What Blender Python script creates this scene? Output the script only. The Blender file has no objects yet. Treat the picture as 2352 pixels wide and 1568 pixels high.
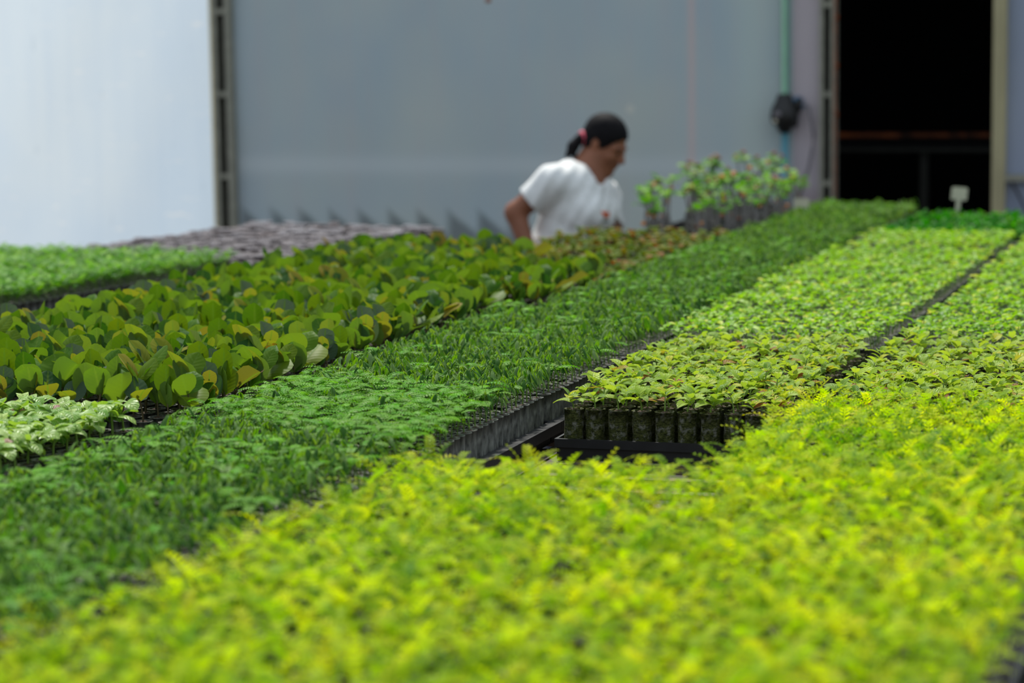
import bpy, math
import numpy as np
from mathutils import Matrix, Vector
from mathutils.bvhtree import BVHTree
rng = np.random.default_rng(11)
PI = math.pi
scene = bpy.context.scene
COL = scene.collection

# ------------------------------------------------------------------ camera
F = 5553.0
PH, PS, RO, CZ = math.radians(7.14), math.radians(18.05), math.radians(0.8), 1.73
fwd = np.array([-math.sin(PS)*math.cos(PH), math.cos(PS)*math.cos(PH), -math.sin(PH)])
r0 = np.array([math.cos(PS), math.sin(PS), 0.0])
u0 = np.cross(r0, fwd)
cright = r0*math.cos(RO) - u0*math.sin(RO)
cup = r0*math.sin(RO) + u0*math.cos(RO)
CAM = np.array([0.0, 0.0, CZ])

def proj(P):
    d = np.atleast_2d(P) - CAM
    z = d @ fwd
    return 1176 + F*(d @ cright)/z, 784 - F*(d @ cup)/z, z

def ray(x, y):
    return fwd*F + cright*(x-1176) - cup*(y-784)

def on_depth(x, y, dep):
    return CAM + ray(x, y)*(dep/F)

def on_wall(x, y, Y):
    d = ray(x, y)
    return CAM + d*(Y/d[1])

cam = bpy.data.cameras.new('camera')
cam.sensor_width = 36.0
cam.lens = F/2352*36.0
cam.clip_start = 0.05
cam.clip_end = 200
co = bpy.data.objects.new('camera', cam)
M = Matrix.Identity(4)
for i in range(3):
    M[i][0], M[i][1], M[i][2], M[i][3] = cright[i], cup[i], -fwd[i], CAM[i]
co.matrix_world = M
COL.objects.link(co)
scene.camera = co
cam.dof.use_dof = True
cam.dof.focus_distance = 4.62
cam.dof.aperture_fstop = 3.1
cam.dof.aperture_blades = 9

# ------------------------------------------------------------------ materials
def sock(n, k, v):
    if k in n.inputs:
        n.inputs[k].default_value = v

class NT:
    def __init__(s, name):
        s.m = bpy.data.materials.new(name)
        s.m.use_nodes = True
        s.t = s.m.node_tree
        s.t.nodes.clear()
        s.out = s.t.nodes.new('ShaderNodeOutputMaterial')
    def n(s, typ, ins=None, **kw):
        nd = s.t.nodes.new(typ)
        for k, v in kw.items():
            setattr(nd, k, v)
        for k, v in (ins or {}).items():
            if isinstance(v, bpy.types.NodeSocket):
                s.t.links.new(v, nd.inputs[k])
            else:
                nd.inputs[k].default_value = v
        return nd
    def math(s, op, a, b=0.0, c=0.0):
        return s.n('ShaderNodeMath', {0: a, 1: b, 2: c}, operation=op).outputs[0]
    def ramp(s, fac, stops, interp='LINEAR'):
        r = s.n('ShaderNodeValToRGB', {'Fac': fac})
        cr = r.color_ramp
        cr.interpolation = interp
        while len(cr.elements) < len(stops):
            cr.elements.new(0.5)
        for e, (p, c) in zip(cr.elements, stops):
            e.position = p
            e.color = (*c, 1) if len(c) == 3 else c
        return r.outputs['Color']
    def mix(s, f, a, b, mode='MIX'):
        m = s.n('ShaderNodeMix', data_type='RGBA', blend_type=mode)
        for k, v in ((0, f), (6, a), (7, b)):
            if isinstance(v, bpy.types.NodeSocket):
                s.t.links.new(v, m.inputs[k])
            else:
                m.inputs[k].default_value = v if k == 0 else ((*v, 1) if len(v) == 3 else v)
        return m.outputs[2]
    def noise(s, vec, scale, detail=3, rough=0.55):
        return s.n('ShaderNodeTexNoise', {'Vector': vec, 'Scale': scale, 'Detail': detail, 'Roughness': rough}).outputs['Fac']
    def coords(s):
        return s.n('ShaderNodeTexCoord').outputs['Object']
    def mapped(s, vec, scale):
        return s.n('ShaderNodeMapping', {'Vector': vec, 'Scale': scale}).outputs['Vector']
    def bump(s, h, strength, dist=0.002):
        return s.n('ShaderNodeBump', {'Height': h, 'Strength': strength, 'Distance': dist}).outputs['Normal']
    def done(s, sh):
        s.t.links.new(sh, s.out.inputs['Surface'])
        return s.m

def plain(name, col, rough=0.6, metal=0.0, var=0.25, scale=18.0, bump=0.2, spec=0.4, col2=None, stretch=(1, 1, 1), bd=0.002):
    t = NT(name)
    v = t.mapped(t.coords(), stretch)
    f = t.noise(v, scale, 4)
    c2 = col2 or tuple(x*(1-var) for x in col)
    c = t.ramp(f, [(0.32, c2), (0.68, col)])
    ins = {'Base Color': c, 'Roughness': rough, 'Metallic': metal, 'Specular IOR Level': spec}
    if bump:
        ins['Normal'] = t.bump(f, bump, bd)
    p = t.n('ShaderNodeBsdfPrincipled', ins)
    return t.done(p.outputs[0])

def leaf_mat(name, stops, trans=0.45, tcol=(1.25, 1.15, 0.45), back=None, rough=0.42, spec=0.35, veins=0.5, rib=None, sheen=0.0):
    """leaf colour runs along a ramp by each leaf's own tint and each plant's own tint"""
    t = NT(name)
    a = t.n('ShaderNodeAttribute', attribute_type='GEOMETRY', attribute_name='luv')
    sep = t.n('ShaderNodeSeparateXYZ', {0: a.outputs['Vector']})
    u, v, ti = sep.outputs[0], sep.outputs[1], sep.outputs[2]
    ob = t.n('ShaderNodeAttribute', attribute_type='OBJECT', attribute_name='tint')
    fac = t.math('ADD', ti, ob.outputs['Fac'])
    c = t.ramp(fac, stops)
    av = t.math('ABSOLUTE', v)
    ribm = t.math('SMOOTH_MIN', 1.0, t.math('MULTIPLY', av, 7.0), 0.2)
    if rib:
        c = t.mix(t.math('SUBTRACT', 1.0, ribm), c, rib)
    # side veins
    wv = t.math('SINE', t.math('SUBTRACT', t.math('MULTIPLY', u, 44.0), t.math('MULTIPLY', av, 11.0)))
    nrm = t.bump(t.math('ADD', t.math('MULTIPLY', wv, 0.35), ribm), veins, 0.0012)
    if back:
        g = t.n('ShaderNodeNewGeometry')
        c = t.mix(t.math('MULTIPLY', g.outputs['Backfacing'], 0.8), c, t.mix(0.45, c, back))
    tc = t.mix(1.0, c, tcol, 'MULTIPLY')
    p = t.n('ShaderNodeBsdfPrincipled', {'Base Color': c, 'Roughness': rough, 'Specular IOR Level': spec, 'Normal': nrm})
    tr = t.n('ShaderNodeBsdfTranslucent', {'Color': tc, 'Normal': nrm})
    mx = t.n('ShaderNodeMixShader', {0: trans, 1: p.outputs[0], 2: tr.outputs[0]})
    return t.done(mx.outputs[0])

def S(r, g, b):
    f = lambda c: (c/255/12.92) if c/255 <= 0.04045 else ((c/255+0.055)/1.055)**2.4
    return (f(r), f(g), f(b))

MT = {}
MT['lime'] = leaf_mat('lime_leaf', [(0.0, S(74, 132, 0)), (0.35, S(150, 184, 0)), (0.72, S(202, 214, 0)), (1.0, S(224, 214, 4))], 0.56, (1.2, 1.3, 0.2), veins=0.1, back=S(176, 200, 24), rough=0.5, spec=0.1)
MT['dark'] = leaf_mat('dark_feather_leaf', [(0.0, S(44, 86, 26)), (0.25, S(70, 114, 44)), (0.45, S(136, 164, 102)), (0.62, S(104, 150, 32)), (0.85, S(80, 152, 0)), (1.0, S(112, 174, 0))], 0.4, (1.25, 1.3, 0.15), veins=0.1, back=S(116, 152, 60), rough=0.5, spec=0.12)
MT['round'] = leaf_mat('round_leaf', [(0.0, S(92, 108, 90)), (0.15, S(50, 90, 34)), (0.4, S(76, 116, 20)), (0.7, S(116, 134, 20)), (0.88, S(142, 132, 40)), (0.95, S(130, 92, 44)), (1.0, S(104, 70, 52))], 0.4, (1.1, 1.25, 0.2), veins=0.2, back=S(136, 154, 92), rough=0.5, spec=0.16, rib=S(98, 128, 40))
MT['ovate'] = leaf_mat('ovate_leaf', [(0.0, S(100, 140, 40)), (0.4, S(140, 174, 48)), (0.75, S(174, 200, 62)), (0.93, S(200, 200, 52)), (1.0, S(146, 84, 34))], 0.42, (1.2, 1.2, 0.35), veins=0.8, rib=S(186, 202, 104), back=S(176, 196, 110), spec=0.22)
MT['small'] = leaf_mat('small_leaf', [(0.0, S(82, 136, 16)), (0.4, S(120, 172, 14)), (0.8, S(166, 200, 20)), (1.0, S(206, 212, 34))], 0.45, (1.15, 1.25, 0.3), veins=0.2, rough=0.42, spec=0.2, back=S(150, 190, 60))
MT['farfern'] = leaf_mat('mid_green_leaf', [(0.0, S(58, 108, 36)), (0.5, S(92, 150, 18)), (1.0, S(146, 192, 12))], 0.42, (1.1, 1.25, 0.2), veins=0.1, rough=0.55, spec=0.2)
MT['curly'] = leaf_mat('curly_leaf', [(0.0, S(22, 88, 6)), (0.5, S(44, 126, 8)), (0.9, S(88, 162, 12)), (1.0, S(150, 170, 24))], 0.4, (1.0, 1.3, 0.3), veins=0.1, rough=0.5, spec=0.14)
MT['pale'] = leaf_mat('pale_leaf', [(0.0, S(96, 150, 40)), (0.4, S(136, 174, 72)), (0.8, S(166, 194, 104)), (0.97, S(196, 214, 60)), (1.0, S(150, 104, 90))], 0.36, (1.1, 1.2, 0.35), veins=1.0, rough=0.34, spec=0.35, rib=S(186, 206, 128), back=S(180, 206, 110))
MT['tall'] = leaf_mat('tall_leaf', [(0.0, S(44, 100, 10)), (0.6, S(92, 150, 24)), (1.0, S(160, 194, 92))], 0.42, (1.1, 1.25, 0.25), veins=0.4, back=S(104, 154, 50), rough=0.5, spec=0.14)
MT['sprout'] = leaf_mat('sprout_leaf', [(0.0, S(62, 88, 20)), (0.5, S(98, 118, 24)), (0.85, S(130, 120, 32)), (1.0, S(150, 92, 60))], 0.3, (1.1, 1.15, 0.3), veins=0.2, rough=0.55, spec=0.1)
MT['gstem'] = plain('green_stem', S(120, 150, 60), 0.5, bump=0)
MT['brstem'] = plain('reddish_stem', S(98, 84, 56), 0.6, bump=0)
MT['grstem'] = plain('grey_stem', S(128, 122, 120), 0.6, bump=0.1)
MT['soil'] = plain('potting_soil', S(92, 74, 62), 0.95, var=0.7, scale=320, bump=0.9, col2=S(26, 19, 14))
MT['tube'] = plain('grey_plastic_tube', S(140, 140, 132), 0.55, var=0.5, scale=110, bump=0.4, col2=S(62, 62, 58), stretch=(1, 1, 0.35))
def mossy():
    t = NT('mossy_paper_pot')
    c0 = t.coords()
    f = t.noise(c0, 55, 6, 0.7)
    g = t.noise(t.mapped(c0, (1, 1, 2.2)), 150, 5, 0.7)
    c = t.ramp(g, [(0.36, S(30, 32, 12)), (0.52, S(74, 80, 34)), (0.66, S(112, 112, 66))])
    c = t.mix(t.ramp(f, [(0.52, (0, 0, 0)), (0.64, (0.8, 0.8, 0.8))]), c, S(150, 148, 136))
    p = t.n('ShaderNodeBsdfPrincipled', {'Base Color': c, 'Roughness': 0.9, 'Specular IOR Level': 0.2, 'Normal': t.bump(g, 1.0, 0.006)})
    return t.done(p.outputs[0])
MT['mossy'] = mossy()
MT['greytube'] = plain('pale_grey_tube', S(172, 168, 170), 0.6, var=0.3, scale=9, bump=0.2, col2=S(112, 96, 92))
def husk_mat(name, cols):
    t = NT(name)
    oi = t.n('ShaderNodeObjectInfo').outputs['Random']
    c = t.ramp(oi, [(i/(len(cols)), k) for i, k in enumerate(cols)], 'CONSTANT')
    p = t.n('ShaderNodeBsdfPrincipled', {'Base Color': c, 'Roughness': 0.6, 'Specular IOR Level': 0.25})
    return t.done(p.outputs[0])
MT['husk'] = husk_mat('seed_husk', [S(150, 92, 70), S(214, 136, 62), S(120, 84, 64), S(176, 128, 100)])
MT['orange'] = husk_mat('sprout_seed', [S(112, 80, 46), S(180, 108, 60), S(84, 76, 34), S(122, 92, 66), S(92, 98, 34), S(76, 84, 30)])
MT['tray'] = plain('black_plastic', S(34, 34, 36), 0.42, var=0.35, scale=30, bump=0.15, spec=0.5)
MT['bench'] = plain('bench_metal', S(104, 98, 92), 0.55, 0.5, scale=26, bump=0.2, col2=S(92, 62, 44))
MT['frame'] = plain('weathered_frame', S(92, 82, 74), 0.8, 0.0, scale=30, bump=0.3, col2=S(58, 46, 40))
MT['floor'] = plain('floor_earth', S(94, 88, 82), 0.95, var=0.5, scale=14, bump=0.6)
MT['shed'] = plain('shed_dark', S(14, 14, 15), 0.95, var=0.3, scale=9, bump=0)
MT['rail'] = plain('galvanised_rail', S(150, 148, 132), 0.55, 0.2, var=0.25, scale=20, bump=0.1)
MT['railw'] = plain('cream_rail', S(246, 240, 216), 0.5, 0.0, var=0.12, scale=20, bump=0.05)
MT['channel'] = plain('dark_channel', S(52, 52, 44), 0.7, var=0.35, scale=26, bump=0.1)
MT['jamb'] = plain('door_jamb_board', S(178, 168, 130), 0.75, var=0.22, scale=12, bump=0.2, stretch=(1, 1, 0.25))
MT['rust'] = plain('rust', S(156, 84, 44), 0.8, var=0.5, scale=60, bump=0.3, col2=S(80, 44, 30))
MT['rustp'] = plain('patchy_rust', S(190, 100, 50), 0.85, var=0.5, scale=7, bump=0.3, col2=S(46, 30, 24))
MT['pipe_g'] = plain('green_pipe', S(84, 132, 110), 0.4, var=0.12, scale=8, bump=0.05)
MT['pipe_b'] = plain('teal_pipe', S(92, 146, 158), 0.4, var=0.12, scale=8, bump=0.05)
MT['black'] = plain('black_rubber', S(36, 35, 33), 0.5, var=0.4, scale=40, bump=0.2)
MT['blue'] = plain('blue_fitting', S(70, 118, 150), 0.45, var=0.2, scale=30, bump=0.1)
MT['cable'] = plain('grey_cable', S(118, 112, 116), 0.6, var=0.15, scale=30, bump=0.05)
MT['card'] = plain('cream_plastic_card', S(206, 198, 176), 0.6, var=0.15, scale=30, bump=0.05)
MT['white'] = plain('white_plastic', S(214, 210, 200), 0.6, var=0.12, scale=30, bump=0.05)
MT['skin'] = plain('skin', S(142, 90, 64), 0.52, var=0.16, scale=26, bump=0.06, spec=0.35)
MT['hair'] = plain('black_hair', S(24, 22, 24), 0.7, var=0.5, scale=120, bump=0.5, spec=0.1, stretch=(0.25, 1, 1))
MT['pink'] = plain('pink_elastic', S(236, 92, 112), 0.6, var=0.15, scale=90, bump=0.4)
MT['jeans'] = plain('dark_trousers', S(58, 64, 80), 0.85, var=0.25, scale=80, bump=0.3)
MT['shoe'] = plain('dark_shoe', S(40, 38, 38), 0.6, var=0.2, scale=40, bump=0.1)
MT['eye'] = plain('dark_eye', S(26, 20, 18), 0.2, var=0.1, scale=40, bump=0)
MT['emblem'] = plain('orange_red_print', S(238, 112, 66), 0.7, var=0.1, scale=40, bump=0)
MT['emblem2'] = plain('grey_green_print', S(150, 166, 158), 0.7, var=0.1, scale=40, bump=0)

def cloth():
    t = NT('white_cotton')
    f = t.noise(t.coords(), 60, 4)
    c = t.ramp(f, [(0.3, S(222, 222, 218)), (0.7, S(240, 240, 236))])
    p = t.n('ShaderNodeBsdfPrincipled', {'Base Color': c, 'Roughness': 0.85, 'Specular IOR Level': 0.2, 'Normal': t.bump(f, 0.2, 0.002)})
    return t.done(p.outputs[0])
MT['shirt'] = cloth()

def film(name, cols, trans, kind):
    """greenhouse film sheet: dirt marks belong to the sheet, foot shadows are painted in"""
    t = NT(name)
    co_ = t.coords()
    sp = t.n('ShaderNodeSeparateXYZ', {0: co_})
    x, z = sp.outputs[0], sp.outputs[2]
    big = t.noise(co_, 0.9, 3)
    c = t.ramp(big, [(0.35, cols[0]), (0.65, cols[1])])
    streak = t.noise(t.mapped(co_, (7, 7, 0.35)), 1.6, 4)
    c = t.mix(t.math('MULTIPLY', t.math('SUBTRACT', streak, 0.45), 0.9), c, cols[2])
    if kind == 'bright':
        sc = t.noise(t.mapped(co_, (2.2, 2, 9)), 2.6, 5, 0.7)
        c = t.mix(t.ramp(sc, [(0.60, (0, 0, 0)), (0.70, (0.8, 0.8, 0.8))]), c, S(250, 250, 248))
        dk = t.noise(t.mapped(co_, (9, 9, 2.2)), 1.7, 4, 0.6)
        c = t.mix(t.ramp(dk, [(0.66, (0, 0, 0)), (0.76, (0.5, 0.5, 0.5))]), c, S(168, 186, 202))
    if kind == 'dull':
        # pale level band, pinkish stripe for a post behind, broad pale band
        d = t.math('SUBTRACT', z, 1.13)
        g = t.math('POWER', 2.718, t.math('MULTIPLY', t.math('MULTIPLY', d, d), -420.0))
        c = t.mix(t.math('MULTIPLY', g, 0.55), c, S(206, 214, 214))
        d = t.math('SUBTRACT', x, -2.69)
        g = t.math('POWER', 2.718, t.math('MULTIPLY', t.math('MULTIPLY', d, d), -2600.0))
        c = t.mix(t.math('MULTIPLY', g, 0.6), c, S(218, 190, 184))
        d = t.math('SUBTRACT', x, -2.40)
        g = t.math('POWER', 2.718, t.math('MULTIPLY', t.math('MULTIPLY', d, d), -90.0))
        c = t.mix(t.math('MULTIPLY', g, 0.45), c, S(200, 214, 202))
        # pale round patch
        dist = t.n('ShaderNodeVectorMath', {0: co_, 1: (-2.985, 0.0, 1.395)}, operation='DISTANCE').outputs['Value']
        c = t.mix(t.math('MULTIPLY', t.math('LESS_THAN', t.math('ADD', dist, t.math('MULTIPLY', big, 0.02)), 0.035), 0.45), c, S(226, 222, 206))
        # slanted shadow tongues at the foot of the sheet, painted into its colour
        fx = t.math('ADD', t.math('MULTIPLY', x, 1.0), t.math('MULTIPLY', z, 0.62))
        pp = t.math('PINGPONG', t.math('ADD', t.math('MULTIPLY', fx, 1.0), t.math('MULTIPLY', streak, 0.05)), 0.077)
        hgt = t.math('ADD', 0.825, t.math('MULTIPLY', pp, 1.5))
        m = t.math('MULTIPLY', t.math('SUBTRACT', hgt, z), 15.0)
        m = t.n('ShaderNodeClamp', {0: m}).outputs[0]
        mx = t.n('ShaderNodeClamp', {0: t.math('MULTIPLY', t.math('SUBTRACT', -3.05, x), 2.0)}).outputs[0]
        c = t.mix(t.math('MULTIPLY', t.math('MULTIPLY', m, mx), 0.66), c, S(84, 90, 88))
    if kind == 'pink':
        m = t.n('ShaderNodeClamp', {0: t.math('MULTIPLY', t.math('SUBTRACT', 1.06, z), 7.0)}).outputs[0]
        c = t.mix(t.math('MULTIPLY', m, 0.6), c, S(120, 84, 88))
    p = t.n('ShaderNodeBsdfPrincipled', {'Base Color': c, 'Roughness': 0.45, 'Specular IOR Level': 0.25})
    tr = t.n('ShaderNodeBsdfTranslucent', {'Color': c})
    mx = t.n('ShaderNodeMixShader', {0: trans, 1: p.outputs[0], 2: tr.outputs[0]})
    return t.done(mx.outputs[0])
MT['film_b'] = film('bright_film', (S(216, 232, 246), S(230, 240, 246), S(200, 220, 240)), 0.6, 'bright')
MT['film_e'] = film('cream_film_edge', (S(240, 232, 206), S(246, 240, 220), S(232, 224, 200)), 0.6, 'edge')
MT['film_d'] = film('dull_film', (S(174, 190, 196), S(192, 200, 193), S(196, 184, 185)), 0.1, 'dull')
MT['film_p'] = film('pinkish_film', (S(196, 182, 186), S(200, 190, 194), S(194, 176, 184)), 0.1, 'pink')
MT['film_r'] = film('blue_grey_film', (S(150, 160, 182), S(166, 174, 190), S(140, 148, 164)), 0.12, 'right')

# ------------------------------------------------------------------ mesh helpers
class MB:
    """collects quads with leaf coordinates and material slots"""
    def __init__(s):
        s.V, s.Fc, s.L, s.I, s.n = [], [], [], [], 0
    def add(s, V, Q, luv=None, mi=0):
        V = np.asarray(V, float)
        Q = np.asarray(Q, int)
        s.V.append(V)
        s.Fc.append(Q + s.n)
        s.L.append(np.zeros((len(V), 3)) if luv is None else np.asarray(luv, float))
        s.I.append(np.full(len(Q), mi, np.int32))
        s.n += len(V)
    def join(s, o, mi=0):
        V, Q, L, I = o.arr()
        if len(V):
            s.V.append(V); s.Fc.append(Q + s.n); s.L.append(L); s.I.append(I + mi); s.n += len(V)
    def arr(s):
        if not s.V:
            return np.zeros((0, 3)), np.zeros((0, 4), int), np.zeros((0, 3)), np.zeros(0, np.int32)
        return np.concatenate(s.V), np.concatenate(s.Fc), np.concatenate(s.L), np.concatenate(s.I)
    # shapes
    def box(s, lo, hi, mi=0):
        x0, y0, z0 = lo; x1, y1, z1 = hi
        V = [(x0, y0, z0), (x1, y0, z0), (x1, y1, z0), (x0, y1, z0), (x0, y0, z1), (x1, y0, z1), (x1, y1, z1), (x0, y1, z1)]
        s.add(V, [(0, 3, 2, 1), (4, 5, 6, 7), (0, 1, 5, 4), (1, 2, 6, 5), (2, 3, 7, 6), (3, 0, 4, 7)], mi=mi)
    def tube(s, pts, rad, n=6, mi=0, cap=False, tint=0.5, rot=0.0):
        pts = np.asarray(pts, float)
        k = len(pts)
        rad = np.full(k, rad) if np.isscalar(rad) else np.asarray(rad, float)
        T = np.gradient(pts, axis=0)
        T /= np.linalg.norm(T, axis=1)[:, None] + 1e-12
        ref = np.array([1.0, 0, 0]) if abs(T[0][2]) > 0.8 else np.array([0, 0, 1.0])
        A = np.cross(T, ref); A /= np.linalg.norm(A, axis=1)[:, None] + 1e-12
        B = np.cross(T, A)
        a = np.arange(n)/n*2*PI + rot
        V = pts[:, None, :] + rad[:, None, None]*(np.cos(a)[None, :, None]*A[:, None, :] + np.sin(a)[None, :, None]*B[:, None, :])
        V = V.reshape(-1, 3)
        Q = []
        for i in range(k-1):
            for j in range(n):
                Q.append((i*n+j, i*n+(j+1) % n, (i+1)*n+(j+1) % n, (i+1)*n+j))
        if cap:
            for b in (0, (k-1)*n):
                for j in range(1, n-2, 2):
                    Q.append((b, b+j, b+j+1, b+j+2))
        L = np.zeros((len(V), 3)); L[:, 1] = 0.5; L[:, 2] = tint
        s.add(V, Q, L, mi)
    def lathe(s, prof, n=12, c=(0, 0, 0), mi=0, wob=None, captop=False):
        k = len(prof)
        a = np.arange(n)/n*2*PI
        V = []
        for i, (r, z) in enumerate(prof):
            rr = r*(1 + (wob(a, i) if wob else 0))
            V.append(np.stack([c[0]+rr*np.cos(a), c[1]+rr*np.sin(a), np.full(n, c[2]+z)], 1))
        V = np.concatenate(V)
        Q = [(i*n+j, i*n+(j+1) % n, (i+1)*n+(j+1) % n, (i+1)*n+j) for i in range(k-1) for j in range(n)]
        if captop:
            b = (k-1)*n
            for j in range(1, n-2, 2):
                Q.append((b, b+j, b+j+1, b+j+2))
        L = np.zeros((len(V), 3)); L[:, 1] = 0.5; L[:, 2] = 0.5
        s.add(V, Q, L, mi)
    def ball(s, c, r, n=8, m=5, mi=0, tint=0.5):
        c = np.asarray(c, float); r = np.broadcast_to(np.asarray(r, float), 3)
        V = []
        for i in range(m+1):
            t = PI*(0.04 + 0.92*i/m)
            for j in range(n):
                a = 2*PI*j/n
                V.append(c + r*np.array([math.sin(t)*math.cos(a), math.sin(t)*math.sin(a), -math.cos(t)]))
        Q = [(i*n+j, i*n+(j+1) % n, (i+1)*n+(j+1) % n, (i+1)*n+j) for i in range(m) for j in range(n)]
        L = np.zeros((len(V), 3)); L[:, 1] = 0.5; L[:, 2] = tint
        s.add(V, Q, L, mi)
    def blade(s, base, az, el0, el1, L, W, a=0.55, b=0.8, nl=5, nw=4, fold=0.15, curl=0.0, tint=0.5, mi=0, roll=0.0, wavy=0.0, pet=0.0):
        """a leaf: midrib bends from elevation el0 to el1, sides folded up by fold"""
        us = np.linspace(0, 1, nl+1)
        um = a/(a+b)
        pk = um**a*(1-um)**b
        w = W*np.clip(us, 0.004, 1)**a*np.clip(1-us, 0.0008, 1)**b/pk
        vs = np.linspace(-1, 1, nw+1)
        el = el0 + (el1-el0)*us
        ca, sa = math.cos(az), math.sin(az)
        ds = L/nl
        cx = np.concatenate([[0], np.cumsum(np.cos(el[:-1])*ds)])
        cz = np.concatenate([[0], np.cumsum(np.sin(el[:-1])*ds)])
        C_ = np.stack([cx*ca, cx*sa, cz], 1) + np.asarray(base)
        side = np.array([-sa, ca, 0.0])
        N = np.stack([-np.sin(el)*ca, -np.sin(el)*sa, np.cos(el)], 1)
        if roll:
            side2 = side*math.cos(roll) + N*math.sin(roll)
            N = N*math.cos(roll) - side*math.sin(roll)
        else:
            side2 = np.repeat(side[None], nl+1, 0)
        av = np.abs(vs)
        V = (C_[:, None, :] + (w[:, None]*vs[None, :]*math.cos(fold))[:, :, None]*side2[:, None, :]
             + (w[:, None]*(av*math.sin(fold) + curl*vs**2)[None, :] + wavy*W*np.sin(us*9+tint*20)[:, None]*av[None, :])[:, :, None]*N[:, None, :])
        n = nw+1
        Q = [(i*n+j, (i+1)*n+j, (i+1)*n+j+1, i*n+j+1) for i in range(nl) for j in range(nw)]
        LU = np.stack([np.repeat(us, n), np.tile(vs, nl+1), np.full(n*(nl+1), tint)], 1)
        s.add(V.reshape(-1, 3), Q, LU, mi)
        return C_
    def frond(s, base, az, el0, el1, L, pairs, ll, lw, tint, mi=0, hang=0.2, sweep=0.5, taper=0.5):
        """feather leaf: a rachis with rows of leaflets, one quad each"""
        us = np.linspace(0, 1, pairs+1)
        el = el0 + (el1-el0)*us
        ca, sa = math.cos(az), math.sin(az)
        ds = L/pairs
        cx = np.concatenate([[0], np.cumsum(np.cos(el[:-1])*ds)])
        cz = np.concatenate([[0], np.cumsum(np.sin(el[:-1])*ds)])
        P = np.stack([cx*ca, cx*sa, cz], 1) + np.asarray(base)
        side = np.array([-sa, ca, 0.0])
        V, Q, LU = [], [], []
        # rachis
        for i in range(pairs+1):
            V += [P[i]-side*0.0006, P[i]+side*0.0006]
            LU += [(us[i], 0.5, tint)]*2
        Q += [(2*i, 2*i+2, 2*i+3, 2*i+1) for i in range(pairs)]
        for i in range(1, pairs+1):
            e = el[i]
            T = np.array([math.cos(e)*ca, math.cos(e)*sa, math.sin(e)])
            N = np.array([-math.sin(e)*ca, -math.sin(e)*sa, math.cos(e)])
            k = ll*(1 - taper*abs(2*us[i]-0.9)**2)
            for sg in (-1, 1):
                D = T*math.sin(sweep) + (side*sg*math.cos(hang) - N*math.sin(hang))*math.cos(sweep)
                Wd = np.cross(D, N)*sg
                Wd /= np.linalg.norm(Wd)+1e-9
                b0 = len(V)
                p = P[i]
                V += [p, p + D*k*0.45 - Wd*lw, p + D*k, p + D*k*0.45 + Wd*lw]
                LU += [(0, 0.5, tint), (0.4, 0.9, tint), (1, 0.5, tint), (0.4, 0.9, tint)]
                Q.append((b0, b0+1, b0+2, b0+3))
        s.add(V, Q, LU, mi)
        return P

def mesh_of(name, arr, mats, smooth=True):
    V, Q, L, I = arr
    me = bpy.data.meshes.new(name)
    me.vertices.add(len(V))
    me.vertices.foreach_set('co', np.ascontiguousarray(V, np.float32).ravel())
    me.loops.add(len(Q)*4)
    me.loops.foreach_set('vertex_index', np.ascontiguousarray(Q, np.int32).ravel())
    me.polygons.add(len(Q))
    me.polygons.foreach_set('loop_start', np.arange(len(Q), dtype=np.int32)*4)
    for m in mats:
        me.materials.append(m)
    me.polygons.foreach_set('material_index', np.ascontiguousarray(I, np.int32))
    me.polygons.foreach_set('use_smooth', np.full(len(Q), bool(smooth)))
    at = me.attributes.new('luv', 'FLOAT_VECTOR', 'POINT')
    at.data.foreach_set('vector', np.ascontiguousarray(L, np.float32).ravel())
    me.update(calc_edges=True)
    return me

def link(name, data, parent=None, loc=None):
    o = bpy.data.objects.new(name, data)
    COL.objects.link(o)
    if parent:
        o.parent = parent
    if loc is not None:
        o.location = loc
    return o

def obj(name, mb, mats, parent=None, smooth=False, loc=None):
    mats = [MT[m] if isinstance(m, str) else m for m in (mats if isinstance(mats, (list, tuple)) else [mats])]
    return link(name, mesh_of(name, mb.arr(), mats, smooth), parent, loc)

def tag(o, label=None, cat=None, group=None, kind=None):
    if label: o['label'] = label
    if cat: o['category'] = cat
    if group: o['group'] = group
    if kind: o['kind'] = kind
    return o

def root(name, loc, label, cat, group=None, rz=0.0):
    o = link(name, None, None, loc)
    o.rotation_euler = (0, 0, rz)
    o.empty_display_size = 0.02
    return tag(o, label, cat, group)

# ------------------------------------------------------------------ seedlings
RIM, TRAYZ = 1.04, 0.951          # pot rim and the tray floor the pots stand on
POT_H = RIM - TRAYZ
U = lambda a, b: float(rng.uniform(a, b))

def pot_parts(r, n=10, wob=0.0, taper=0.88, ridges=False):
    p, so = MB(), MB()
    ph = U(0, 6)
    w = (lambda a, i: wob*np.sin(3*a+ph+i) + 0.6*wob*np.sin(5*a-ph+2*i)) if wob else None
    zs = np.linspace(0, POT_H, 5)
    prof = [(r*(taper+(1-taper)*z/POT_H), z) for z in zs]
    prof += [(r*1.03, POT_H), (r*1.03, POT_H+0.001), (r*0.9, POT_H+0.001), (r*0.88, POT_H-0.006)]
    p.lathe(prof, n, wob=w)
    so.lathe([(r*0.9, POT_H-0.008), (r*0.6, POT_H-0.002), (r*0.25, POT_H+0.0015)], n, captop=True, wob=lambda a, i: 0.05*np.sin(4*a+ph))
    return p, so

def stemline(h, lean=0.006, n=4):
    a = U(0, 2*PI)
    t = np.linspace(0, 1, n)
    P = np.zeros((n, 3))
    P[:, 0] = lean*t**2*math.cos(a)
    P[:, 1] = lean*t**2*math.sin(a)
    P[:, 2] = POT_H - 0.003 + h*t
    return P

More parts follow.
